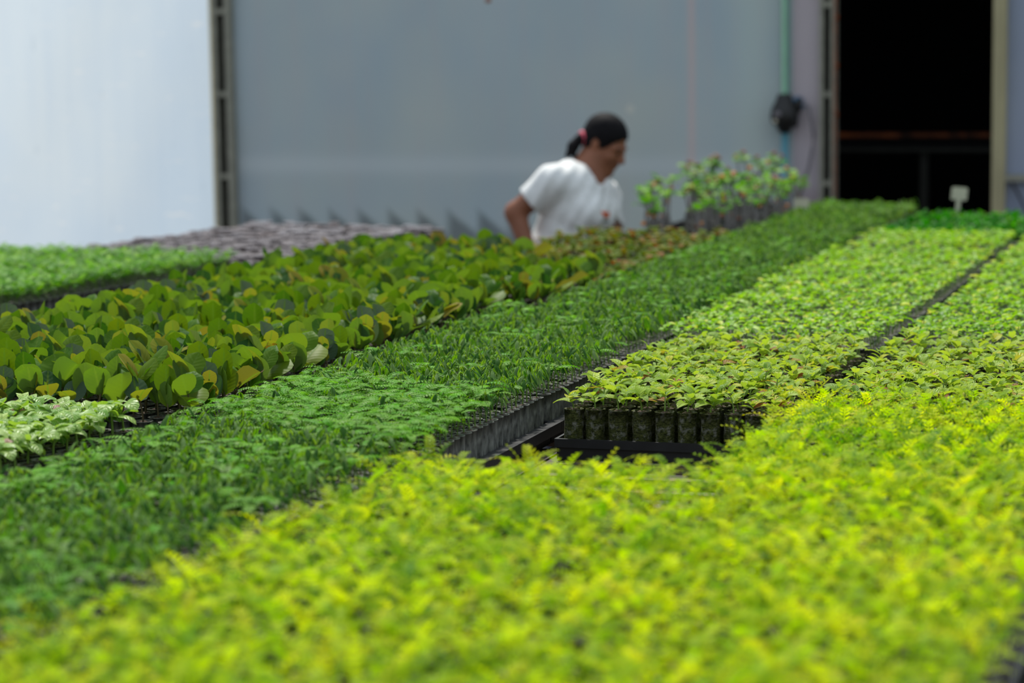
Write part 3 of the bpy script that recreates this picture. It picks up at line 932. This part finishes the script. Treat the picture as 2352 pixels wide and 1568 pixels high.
tag(structure('trim_4', m, 'rust', (0, WY, 0)))
# dark shed of the doorway, extended behind the dull sheet to block its light
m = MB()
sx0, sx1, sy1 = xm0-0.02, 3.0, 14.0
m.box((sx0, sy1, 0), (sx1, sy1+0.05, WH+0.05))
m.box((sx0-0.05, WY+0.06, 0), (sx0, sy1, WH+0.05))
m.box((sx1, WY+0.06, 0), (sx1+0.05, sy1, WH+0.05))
structure('wall_shed_extended', m, 'shed')
m = MB(); m.box((sx0-0.05, WY-0.02, WH+0.05), (sx1+0.05, sy1+0.05, WH+0.1)); structure('ceiling_shed_extended', m, 'shed')
m = MB(); m.box((sx0, WY+0.07, 0.0), (sx1, sy1, 0.012)); structure('floor_shed_extended', m, 'shed')
# header over the doorway
m = MB(); m.box((xd0, -0.02, 2.35), (xd1, 0.02, WH)); structure('trim_5', m, 'jamb', (0, WY, 0))

# shelf inside the dark shed
p0, p1 = on_wall(1925, 318, 12.0), on_wall(2283, 309, 12.0)
zsh = float((p0[2]+p1[2])/2)
r = root('shed_rack', (float((p0[0]+p1[0])/2), 12.1, 0.012), 'dark rack with a rusty upper rail inside the black doorway', 'rack')
m = MB(); m.box((-0.75, -0.10, zsh-0.016), (0.75, -0.07, zsh+0.006)); obj('rail', m, 'rustp', r)['label'] = 'rusty orange rail of the rack'
m = MB(); m.box((-0.75, -0.12, zsh-0.085), (0.75, -0.09, zsh-0.068)); obj('bar', m, 'channel', r)
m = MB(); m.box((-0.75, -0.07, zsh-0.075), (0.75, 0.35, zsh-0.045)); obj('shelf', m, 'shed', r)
lm = MB(); lm.box((-0.02, -0.02, 0), (0.02, 0.02, zsh-0.075))
me = mesh_of('leg', lm.arr(), [MT['channel']], False)
for dx, dy in ((-0.7, -0.05), (0.04, -0.05), (0.7, -0.05), (-0.7, 0.32), (0.7, 0.32)):
    link('leg', me, r, (dx, dy, 0))

# bar and strap on the right-hand sheet
r = root('cross_bar', (xj1, WY-0.03, wz(2330, 408)), 'grey crossbar with a dark strap beside the door jamb', 'bar')
m = MB(); m.box((0.0, -0.015, -0.014), (0.9, 0.015, 0.016)); obj('bar', m, 'rail', r)
m = MB(); m.tube([(0.028, -0.012, -0.014), (0.07, -0.012, -0.09), (0.12, -0.01, -0.2)], 0.006, 6); obj('strap', m, 'black', r)

# pipe with pump head and cable
pxw = wx(1808)
r = root('water_pipe', (pxw, WY-0.05, 0), 'green and teal water pipe with a black valve housing', 'pipe')
zv0, zv1 = wz(1808, 296), wz(1808, 222)
m = MB(); m.tube([(0, 0, zv1-0.02), (0, 0, 2.7)], 0.0185, 14, cap=True); obj('upper_pipe', m, 'pipe_g', r, True)['label'] = 'green upper length of the pipe'
m = MB(); m.tube([(0, 0, 0), (0, 0, zv0+0.02)], 0.0185, 14, cap=True); obj('lower_pipe', m, 'pipe_b', r, True)['label'] = 'teal lower length of the pipe'
zc = (zv0+zv1)/2
m = MB()
m.lathe([(0.022, -0.088), (0.03, -0.082), (0.036, -0.06), (0.058, -0.045), (0.066, -0.015), (0.062, 0.015), (0.052, 0.04), (0.04, 0.058), (0.036, 0.078), (0.03, 0.086), (0.02, 0.09)], 18, (0.0, -0.01, 0))
m.ball((-0.012, -0.05, -0.01), (0.046, 0.03, 0.05), 12, 8)
h = obj('valve_housing', m, 'black', r, True, (0, 0, zc))
m = MB(); m.ball((-0.018, -0.083, -0.002), (0.018, 0.004, 0.013), 10, 6); obj('badge', m, 'cable', h, True)
m = MB(); m.ball((-0.03, -0.078, -0.034), (0.010, 0.004, 0.009), 10, 6); obj('gauge', m, 'card', h, True)
m = MB(); m.tube([(0.03, 0, 0.05), (0.06, 0, 0.07), (0.085, 0, 0.055)], 0.010, 8, cap=True); m.tube([(0.03, -0.01, 0.02), (0.1, -0.01, 0.035)], 0.009, 8, cap=True); m.tube([(0.05, -0.01, 0.03), (0.06, -0.01, -0.03)], 0.006, 8, cap=True); obj('fitting', m, 'blue', h, True)
m = MB(); m.ball((0.068, -0.012, 0.038), (0.018, 0.018, 0.036), 10, 7); m.ball((0.045, 0, -0.05), (0.016, 0.014, 0.016), 8, 6); obj('solenoid', m, 'black', h, True)
cab = [on_wall(x, y, WY-0.06) for x, y in ((1844, 240), (1858, 246), (1864, 275), (1869, 310), (1866, 345), (1858, 385), (1846, 420), (1838, 450))]
cab = [(c_[0]-pxw, -0.012, c_[2]) for c_ in cab]
m = MB(); m.tube(cab, 0.0075, 8, cap=True); obj('cable', m, 'cable', r, True)

# plant markers
def marker(name, px, py, depth, w, h, label, tw=0.012, mat='card', tip=0.10, lean=0.06):
    p = on_depth(px, py, depth)
    m = MB()
    m.box((-w/2, -0.001, 0), (w/2, 0.001, h))
    # rounded upper corners come from a small chamfer strip
    m.box((-w/2+0.004, -0.0011, h), (w/2-0.004, 0.0011, h+0.003))
    r = root(name, (p[0], p[1], p[2]), label, 'plant marker')
    r.rotation_euler = (0, lean, PS)
    obj('card', m, mat, r)
    m = MB(); m.box((-tw/2, -0.0009, -tip), (tw/2, 0.0009, 0.0)); obj('stake', m, mat, r)
marker('plant_marker', 2202, 459, 8.95, 0.058, 0.044, 'cream T-shaped marker standing up before the dark doorway', 0.016, tip=0.14, lean=0.1)
marker('plant_marker', 1840, 486, 9.05, 0.056, 0.046, 'cream square marker at the end of the tall seedlings', 0.014, tip=0.09, lean=0.05)
marker('plant_marker', 1583, 566, 8.0, 0.011, 0.022, 'short pale stick marker among the brownish sprouts', 0.010, 'white', 0.06)
marker('plant_marker', 1937, 812, 5.2, 0.009, 0.018, 'tiny pale stick marker among the oval-leaved seedlings', 0.008, 'white', 0.06)
# wire hanging from the roof
p = on_depth(1121, 2, 9.6)
m = MB(); m.tube([(0, 0, 0.0), (0.004, 0, 0.02), (0.0, 0, 0.2), (0.01, 0, 0.9)], 0.004, 6); m.ball((0, 0, 0), (0.014, 0.01, 0.008), 8, 5)
o = obj('hanging_wire', m, 'rust', None, True, (p[0], p[1], p[2]))
tag(o, 'brown end of a wire hanging above the woman', 'wire')

# ------------------------------------------------------------------ the woman
DW = 9.30
ORG = on_depth(1300, 560, DW)
ORG = np.array([ORG[0], ORG[1], 0.0])
hf = np.array([-math.sin(PS), math.cos(PS), 0.0])     # horizontal, away from the camera
def J(px, py, dz=0.0):
    w = on_depth(px, py, DW+dz) - ORG
    return np.array([w @ r0, w @ hf, w[2]])

class SDF:
    def __init__(s, lo, hi, h):
        s.lo, s.h = np.asarray(lo, float), h
        s.n = np.ceil((np.asarray(hi)-s.lo)/h).astype(int)+1
        s.f = np.full(s.n, 0.5, np.float32)
    def region(s, lo, hi):
        a = np.clip(np.floor((lo-s.lo)/s.h).astype(int), 0, s.n)
        b = np.clip(np.ceil((hi-s.lo)/s.h).astype(int)+1, 0, s.n)
        if np.any(b <= a): return None
        sl = tuple(slice(i, j) for i, j in zip(a, b))
        ax = [s.lo[k] + s.h*np.arange(a[k], b[k]) for k in range(3)]
        return sl, ax[0][:, None, None], ax[1][None, :, None], ax[2][None, None, :]
    def comb(s, sl, d, k, op):
        f = s.f[sl]
        if op == 'cut':
            d = -d
            if k > 0:
                h_ = np.clip(0.5 - 0.5*(d-f)/k, 0, 1) if False else np.clip(0.5+0.5*(d-f)/k, 0, 1)
                s.f[sl] = f*(1-h_) + d*h_ + k*h_*(1-h_)
            else:
                s.f[sl] = np.maximum(f, d)
            return
        if k > 0:
            h_ = np.clip(0.5+0.5*(f-d)/k, 0, 1)
            s.f[sl] = f*(1-h_) + d*h_ - k*h_*(1-h_)
        else:
            s.f[sl] = np.minimum(f, d)
    def cone(s, a, b, ra, rb, k=0.02, op='add'):
        a, b = np.asarray(a, float), np.asarray(b, float)
        pad = max(ra, rb) + k + 0.03
        R = s.region(np.minimum(a, b)-pad, np.maximum(a, b)+pad)
        if R is None: return
        sl, x, y, z = R
        ab = b-a
        t = np.clip(((x-a[0])*ab[0]+(y-a[1])*ab[1]+(z-a[2])*ab[2])/(ab@ab+1e-12), 0, 1)
        d = np.sqrt((x-a[0]-t*ab[0])**2+(y-a[1]-t*ab[1])**2+(z-a[2]-t*ab[2])**2) - (ra+(rb-ra)*t)
        s.comb(sl, d, k, op)
    def ell(s, c, r, k=0.02, op='add', R3=None):
        c, r = np.asarray(c, float), np.asarray(r, float)
        pad = r.max() + k + 0.03
        R = s.region(c-pad, c+pad)
        if R is None: return
        sl, x, y, z = R
        X, Y, Z = x-c[0], y-c[1], z-c[2]
        if R3 is not None:   # rows are the ellipsoid's own axes
            X, Y, Z = (R3[i][0]*X+R3[i][1]*Y+R3[i][2]*Z for i in range(3))
        k0 = np.sqrt((X/r[0])**2+(Y/r[1])**2+(Z/r[2])**2)
        k1 = np.sqrt((X/r[0]**2)**2+(Y/r[1]**2)**2+(Z/r[2]**2)**2)+1e-6
        s.comb(sl, k0*(k0-1)/k1, k, op)
    def mesh(s):
        f = s.f
        ins = f < 0
        n = f.shape
        g = np.zeros([i-1 for i in n], np.int8)
        for dx in (0, 1):
            for dy in (0, 1):
                for dz in (0, 1):
                    g += ins[dx:n[0]-1+dx, dy:n[1]-1+dy, dz:n[2]-1+dz]
        act = (g > 0) & (g < 8)
        idx = np.full(g.shape, -1, np.int64)
        C_ = np.argwhere(act)
        idx[act] = np.arange(len(C_))
        acc = np.zeros((len(C_), 3)); cnt = np.zeros(len(C_))
        cor = [(0, 0, 0), (1, 0, 0), (0, 1, 0), (1, 1, 0), (0, 0, 1), (1, 0, 1), (0, 1, 1), (1, 1, 1)]
        val = [f[C_[:, 0]+c_[0], C_[:, 1]+c_[1], C_[:, 2]+c_[2]].astype(float) for c_ in cor]
        for i in range(8):
            for j in range(i+1, 8):
                df = [abs(cor[i][k]-cor[j][k]) for k in range(3)]
                if sum(df) != 1: continue
                m_ = (val[i] < 0) != (val[j] < 0)
                t_ = val[i]/(val[i]-val[j]+1e-12)
                p = np.array(cor[i], float)[None]+t_[:, None]*(np.array(cor[j], float)-np.array(cor[i], float))[None]
                acc[m_] += p[m_]; cnt[m_] += 1
        V = (C_ + acc/np.maximum(cnt, 1)[:, None])*s.h + s.lo
        Q = []
        for ax in range(3):
            o1, o2 = [(1, 2), (2, 0), (0, 1)][ax]
            a0 = [slice(1, -1)]*3; a0[ax] = slice(0, -1)
            b0 = [slice(1, -1)]*3; b0[ax] = slice(1, None)
            A_, B_ = ins[tuple(a0)], ins[tuple(b0)]
            E_ = np.argwhere(A_ != B_)
            if not len(E_): continue
            flip = A_[A_ != B_]
            off = np.ones(3, int); off[ax] = 0
            P_ = E_ + off
            e1 = np.zeros(3, int); e1[o1] = 1
            e2 = np.zeros(3, int); e2[o2] = 1
            q = np.stack([idx[tuple((P_-e1-e2).T)], idx[tuple((P_-e2).T)], idx[tuple(P_.T)], idx[tuple((P_-e1).T)]], 1)
            q[~flip] = q[~flip][:, ::-1]
            Q.append(q)
        Q = np.concatenate(Q)
        Q = Q[(Q >= 0).all(1)]
        # light smoothing
        e = np.concatenate([Q[:, [0, 1]], Q[:, [1, 2]], Q[:, [2, 3]], Q[:, [3, 0]]])
        for _ in range(2):
            sm_ = np.zeros_like(V); ct = np.zeros(len(V))
            for a_, b_ in ((0, 1), (1, 0)):
                np.add.at(sm_, e[:, a_], V[e[:, b_]]); np.add.at(ct, e[:, a_], 1)
            V = 0.5*V + 0.5*sm_/np.maximum(ct, 1)[:, None]
        return V, Q, np.zeros((len(V), 3)), np.zeros(len(Q), np.int32)

# head frame: f forward, l her left, u up
tY, tP, tR = math.radians(30), math.radians(27), math.radians(4)
hF = np.array([math.cos(tP)*math.cos(tY), -math.cos(tP)*math.sin(tY), -math.sin(tP)])
hL = np.array([math.sin(tY), math.cos(tY), 0.0])
hU = np.cross(hF, hL)
HS = 0.86
EAR = J(1367, 330, -0.06)
H0 = EAR - HS*(-0.012*hF - 0.072*hL - 0.004*hU)
H3 = [hF, hL, hU]
def hp(a, b, c): return H0 + HS*(a*hF + b*hL + c*hU)

shR, shL = J(1270, 418, -0.13), J(1388, 452, 0.10)
elR, elL = J(1184, 488, -0.10), J(1408, 548, 0.04)
wrR, wrL = J(1222, 598, -0.15), J(1420, 622, -0.10)
neckB = J(1345, 392, -0.02)
hip = J(1276, 668, 0.02)
chest = J(1316, 458, -0.03)
belly = J(1298, 560, 0.0)

def add_hand(s, wr, el, side):
    d = wr-el; d /= np.linalg.norm(d)
    across = np.cross(d, np.array([0.3, -1.0, 0.2])); across /= np.linalg.norm(across)
    nrm = np.cross(across, d)
    pc = wr + d*0.055
    s.ell(pc, (0.045, 0.034, 0.016), 0.012, R3=[d, across, nrm])
    for i, (o_, L, r_) in enumerate(((-0.027, 0.062, 0.0085), (-0.009, 0.072, 0.009), (0.009, 0.068, 0.0088), (0.026, 0.054, 0.0078))):
        a = wr + d*0.088 + across*o_
        b = a + (d*0.8 + nrm*0.35*side)*L*0.5
        c_ = b + (d*0.45 + nrm*0.8*side)*L*0.5
        s.cone(a, b, r_, r_*0.93, 0.005); s.cone(b, c_, r_*0.93, r_*0.75, 0.004)
    a = wr + d*0.03 - across*0.032
    b = a + (d*0.7 - across*0.6)*0.035
    c_ = b + (d*0.9 + nrm*0.3*side)*0.028
    s.cone(a, b, 0.012, 0.010, 0.008); s.cone(b, c_, 0.010, 0.008, 0.004)

def torso(s, e):
    s.cone(shR, shL, 0.055+e, 0.05+e, 0.03)
    s.ell(chest, (0.115+e, 0.12+e, 0.13+e), 0.05)
    s.cone(J(1312, 425, -0.04), J(1362, 440, 0.03), 0.085+e, 0.08+e, 0.05)
    s.ell(J(1350, 492, -0.10), (0.066+e, 0.06+e, 0.062+e), 0.045)
    s.ell(J(1386, 490, 0.00), (0.05+e, 0.055+e, 0.06+e), 0.04)
    s.cone(J(1312, 500, -0.02), belly, 0.118+e, 0.118+e, 0.05)
    s.cone(J(1352, 510, 0.0), J(1336, 570, 0.02), 0.085+e, 0.09+e, 0.05)
    s.cone(belly, hip, 0.118+e, 0.125+e, 0.04)

knR, knL = np.array([hip[0]+0.02, hip[1]-0.10, 0.46]), np.array([hip[0]+0.06, hip[1]+0.10, 0.46])
ftR, ftL = np.array([hip[0]-0.01, hip[1]-0.10, 0.05]), np.array([hip[0]+0.03, hip[1]+0.11, 0.05])

def legs(s, e):
    for kn, ft, sg in ((knR, ftR, -1), (knL, ftL, 1)):
        hj = hip + np.array([0, 0.075*sg, -0.04])
        s.cone(hj, kn, 0.082+e, 0.055+e, 0.04); s.cone(kn, ft+np.array([0, 0, 0.03]), 0.05+e, 0.036+e, 0.02)

lo = np.minimum.reduce([elR, wrR, hip, ftR, ftL, H0]) - 0.24
hi = np.maximum.reduce([elL, wrL, hip, H0, wrL]) + 0.24
lo[2] = -0.02
s = SDF(lo, hi, 0.0042)
torso(s, -0.012)
legs(s, -0.01)
for ft in (ftR, ftL):
    s.cone(ft+np.array([-0.03, 0, 0.0]), ft+np.array([0.12, -0.02, -0.015]), 0.034, 0.026, 0.02)
# arms
for sh, el, wr, sd in ((shR, elR, wrR, 1), (shL, elL, wrL, -1)):
    s.cone(sh, el, 0.050, 0.039, 0.03)
    s.cone(el, wr, 0.040, 0.026, 0.018)
    add_hand(s, wr, el, sd)
# neck
s.cone(neckB, hp(-0.025, 0, -0.05), 0.060, 0.052, 0.02)
s.cone(J(1362, 418, -0.02), hp(0.015, 0, -0.085), 0.042, 0.04, 0.03)
# head
s.ell(hp(-0.012, 0, 0.035), np.array([0.096, 0.076, 0.088])*HS, 0.02, R3=H3)
s.ell(hp(0.030, 0, -0.040), np.array([0.064, 0.060, 0.076])*HS, 0.03, R3=H3)
for sg in (-1, 1):
    s.cone(hp(-0.006, 0.052*sg, -0.058), hp(0.055, 0.018*sg, -0.104), 0.018, 0.018, 0.025)
    s.ell(hp(0.068, 0.036*sg, -0.030), np.array([0.022, 0.024, 0.022])*HS, 0.018, R3=H3)
    s.cone(hp(0.086, 0.012*sg, 0.014), hp(0.070, 0.046*sg, 0.012), 0.011, 0.010, 0.012)
    s.ell(hp(0.098, 0.031*sg, -0.006), np.array([0.013, 0.015, 0.009])*HS, 0.010, 'cut', R3=H3)
    s.ell(hp(0.078, 0.031*sg, -0.006), np.array([0.013, 0.015, 0.011])*HS, 0.005, R3=H3)
    s.ell(hp(0.102, 0.012*sg, -0.043), np.array([0.010, 0.008, 0.007])*HS, 0.006, R3=H3)
    # ear with a hollow
    s.ell(hp(-0.012, 0.074*sg, -0.002), np.array([0.019, 0.008, 0.031])*HS, 0.006, R3=H3)
    s.ell(hp(-0.008, 0.082*sg, 0.002), np.array([0.009, 0.006, 0.016])*HS, 0.004, 'cut', R3=H3)
s.cone(hp(0.090, 0, 0.004), hp(0.110, 0, -0.034), 0.009, 0.0125, 0.010)
s.ell(hp(0.062, 0, -0.108), np.array([0.026, 0.026, 0.018])*HS, 0.02, R3=H3)
s.ell(hp(0.084, 0, -0.068), np.array([0.014, 0.026, 0.010])*HS, 0.010, R3=H3)
s.ell(hp(0.093, 0, -0.064), np.array([0.008, 0.022, 0.005])*HS, 0.004, R3=H3)
s.ell(hp(0.090, 0, -0.078), np.array([0.009, 0.020, 0.006])*HS, 0.004, R3=H3)
s.ell(hp(0.103, 0, -0.0712), np.array([0.008, 0.024, 0.0016])*HS, 0.003, 'cut', R3=H3)
woman = root('person', (ORG[0], ORG[1], 0), 'woman in a white t-shirt with a black ponytail bending over the seedlings', 'person', None, PS)
body = link('body', mesh_of('body', s.mesh(), [MT['skin']]), woman)

# shirt
s = SDF(lo, hi, 0.0042)
torso(s, 0.004)
slR = shR + (elR-shR)*0.60; slL = shL + (elL-shL)*0.72
s.cone(shR, slR, 0.064, 0.060, 0.035)
s.cone(shL, slL, 0.060, 0.054, 0.035)
# folds running from the armpit and across the front
R = s.region(lo, hi)
sl, x, y, z = R
ph = (x*0.75 + z*0.66)
s.f[sl] += (0.0024*np.sin(ph*95 + 6*np.sin(y*9)) * np.clip((1.12 - z)*6, 0, 1)).astype(np.float32)
s.f[sl] += (0.002*np.sin((x*0.9-z*0.55)*120 + 4*np.sin(y*14))).astype(np.float32)
# openings: neck, hems
nd = hp(0.0, 0, -0.06)-neckB; nd /= np.linalg.norm(nd)
s.cone(neckB+nd*0.012, neckB+nd*0.2, 0.066, 0.075, 0.006, 'cut')
s.cone(J(1366, 408, -0.06), J(1398, 380, -0.06), 0.038, 0.05, 0.006, 'cut')
for sh, el, q in ((shR, elR, slR), (shL, elL, slL)):
    d = (el-sh)/np.linalg.norm(el-sh)
    s.cone(q+d*0.052, q+d*0.12, 0.050, 0.052, 0.003, 'cut')
    R = s.region(q-0.13, q+0.13)
    sl, x, y, z = R
    w = (x-q[0])*d[0]+(y-q[1])*d[1]+(z-q[2])*d[2]
    rr = np.sqrt(np.maximum((x-q[0])**2+(y-q[1])**2+(z-q[2])**2-w**2, 0))
    band = (rr < 0.085) & (w > 0.004) & (w < 0.13)
    s.f[sl] = np.where(band, np.maximum(s.f[sl], (w-0.004)), s.f[sl])
R = s.region(np.array([lo[0], lo[1], -0.1]), np.array([hi[0], hi[1], hip[2]-0.03]))
s.f[R[0]] = np.maximum(s.f[R[0]], 0.01)
V, Q, L_, I_ = s.mesh()
shirt = link('t_shirt', mesh_of('t_shirt', (V, Q, L_, I_), [MT['shirt']]), woman)
# printed emblem on the chest
bv = BVHTree.FromPolygons([tuple(v) for v in V], [tuple(q) for q in Q])
def print_on(name, poly, mat):
    pts, n = [], 6
    c = [np.array(q, float) for q in poly]
    for i in range(n+1):
        for j in range(n+1):
            u, v = i/n, j/n
            px, py = (c[0]*(1-u)+c[1]*u)*(1-v) + (c[3]*(1-u)+c[2]*u)*v
            w = ray(px, py); d = Vector((w @ r0, w @ hf, w[2])).normalized()
            o_ = CAM - ORG; o_ = Vector((o_ @ r0, o_ @ hf, o_[2]))
            h_ = bv.ray_cast(o_, d)[0]
            if h_ is None:
                return
            pts.append(np.array(h_ - d*0.003))
    m = MB()
    k = n+1
    m.add(pts, [(i*k+j, i*k+j+1, (i+1)*k+j+1, (i+1)*k+j) for i in range(n) for j in range(n)])
    obj(name, m, mat, shirt)
print_on('emblem', [(1380, 484), (1401, 487), (1398, 501), (1389, 500)], 'emblem')
print_on('emblem_text', [(1384, 505), (1402, 507), (1400, 511), (1384, 509)], 'emblem2')

# hair
lo2, hi2 = H0-0.26, H0+0.2
s = SDF(lo2, hi2, 0.0036)
s.ell(hp(-0.015, 0, 0.038), np.array([0.105, 0.086, 0.097])*HS, 0.0, R3=H3)
s.ell(hp(-0.050, 0, -0.005), np.array([0.062, 0.072, 0.07])*HS, 0.02, R3=H3)
s.ell(hp(0.088, 0, -0.022), np.array([0.072, 0.078, 0.080])*HS, 0.012, 'cut', R3=H3)
s.ell(hp(0.050, 0, -0.075), np.array([0.075, 0.12, 0.07])*HS, 0.010, 'cut', R3=H3)
for sg in (-1, 1):
    s.ell(hp(-0.010, 0.082*sg, -0.012), np.array([0.021, 0.018, 0.032])*HS, 0.006, 'cut', R3=H3)
s.ell(hp(-0.03, 0, -0.115), np.array([0.08, 0.1, 0.06])*HS, 0.01, 'cut', R3=H3)
# strands drawn back towards the tie
R = s.region(lo2, hi2); sl, x, y, z = R
q = J(1340, 316, -0.02)
s.f[sl] += (0.0012*np.sin(np.arctan2(z-q[2], np.sqrt((x-q[0])**2+(y-q[1])**2))*70 + y*60)).astype(np.float32)
T0, T1, T2, T3 = J(1345, 316, -0.01), J(1332, 318, -0.02), J(1317, 336, -0.02), J(1303, 358, -0.02)
s.cone(T0, T1, 0.020, 0.017, 0.012)
s.cone(T1, T2, 0.018, 0.024, 0.008)
s.cone(T2, T3, 0.023, 0.010, 0.006)
s.cone(T2, J(1319, 360, -0.02), 0.018, 0.009, 0.006)
link('hair', mesh_of('hair', s.mesh(), [MT['hair']]), woman)
m = MB()
d = T1-T0; d /= np.linalg.norm(d)
a1 = np.cross(d, [0, 1, 0]); a1 /= np.linalg.norm(a1); a2 = np.cross(d, a1)
ring = [T0 + (T1-T0)*0.5 + 0.0205*(math.cos(t_)*a1 + math.sin(t_)*a2) for t_ in np.linspace(0, 2*PI, 21)]
m.tube(ring, 0.0095, 8)
obj('hair_tie', m, 'pink', woman, True)
for sg in (-1, 1):
    m = MB()
    m.ball(hp(0.084, 0.031*sg, -0.007), (0.0095, 0.0095, 0.007), 10, 6)
    obj('eye', m, 'eye', woman, True)
    m = MB()
    m.tube([hp(0.094, 0.014*sg, 0.016), hp(0.093, 0.03*sg, 0.021), hp(0.078, 0.048*sg, 0.016)], [0.0025, 0.003, 0.0018], 6)
    obj('eyebrow', m, 'hair', woman, True)
# trousers and shoes
s = SDF(lo, np.array([hi[0], hi[1], hip[2]+0.16]), 0.008)
s.cone(hip, hip+np.array([0.01, 0, 0.03]), 0.130, 0.122, 0.03)
legs(s, 0.008)
R = s.region(np.array([lo[0], lo[1], hip[2]+0.06]), np.array([hi[0], hi[1], hip[2]+0.3])); s.f[R[0]] = np.maximum(s.f[R[0]], 0.01)
link('trousers', mesh_of('trousers', s.mesh(), [MT['jeans']]), woman)
for ft in (ftR, ftL):
    s = SDF(ft-np.array([0.12, 0.12, 0.055]), ft+np.array([0.22, 0.12, 0.09]), 0.006)
    s.cone(ft+np.array([-0.03, 0, -0.005]), ft+np.array([0.12, -0.02, -0.015]), 0.044, 0.034, 0.02)
    R = s.region(ft-np.array([0.2, 0.2, 0.2]), ft+np.array([0.3, 0.2, -0.049])); s.f[R[0]] = np.maximum(s.f[R[0]], 0.004)
    link('shoe', mesh_of('shoe', s.mesh(), [MT['shoe']]), woman)

# ------------------------------------------------------------------ light
w = bpy.data.worlds.new('sky'); scene.world = w
w.use_nodes = True
nt = w.node_tree
bg = nt.nodes['Background']
tc = nt.nodes.new('ShaderNodeTexCoord')
sp = nt.nodes.new('ShaderNodeSeparateXYZ'); nt.links.new(tc.outputs['Generated'], sp.inputs[0])
cr = nt.nodes.new('ShaderNodeValToRGB'); nt.links.new(sp.outputs[2], cr.inputs[0])
cr.color_ramp.elements[0].position = 0.0; cr.color_ramp.elements[0].color = (0.50, 0.56, 0.62, 1)
cr.color_ramp.elements[1].position = 0.6; cr.color_ramp.elements[1].color = (0.80, 0.92, 1.08, 1)
nt.links.new(cr.outputs[0], bg.inputs[0])
bg.inputs[1].default_value = 0.88
sun = bpy.data.lights.new('sun', 'SUN')
sun.energy = 4.6
sun.angle = math.radians(5)
sun.color = (1.0, 0.96, 0.88)
so = bpy.data.objects.new('sun', sun); COL.objects.link(so)
SA, SE = math.radians(28), math.radians(56)     # left of the bed direction, above the horizon
dv = Vector((-math.sin(SA)*math.cos(SE), math.cos(SA)*math.cos(SE), math.sin(SE)))
so.rotation_euler = dv.to_track_quat('Z', 'Y').to_euler()

scene.view_settings.view_transform = 'Standard'
scene.view_settings.look = 'None'
scene.view_settings.exposure = 0.0
scene.view_settings.gamma = 1.0
scene.view_settings.use_curve_mapping = False
cy = scene.cycles
cy.max_bounces = 6
cy.diffuse_bounces = 3
cy.transmission_bounces = 4
cy.glossy_bounces = 2
cy.transparent_max_bounces = 4
cy.sample_clamp_indirect = 6.0
cy.caustics_reflective = False
cy.caustics_refractive = False
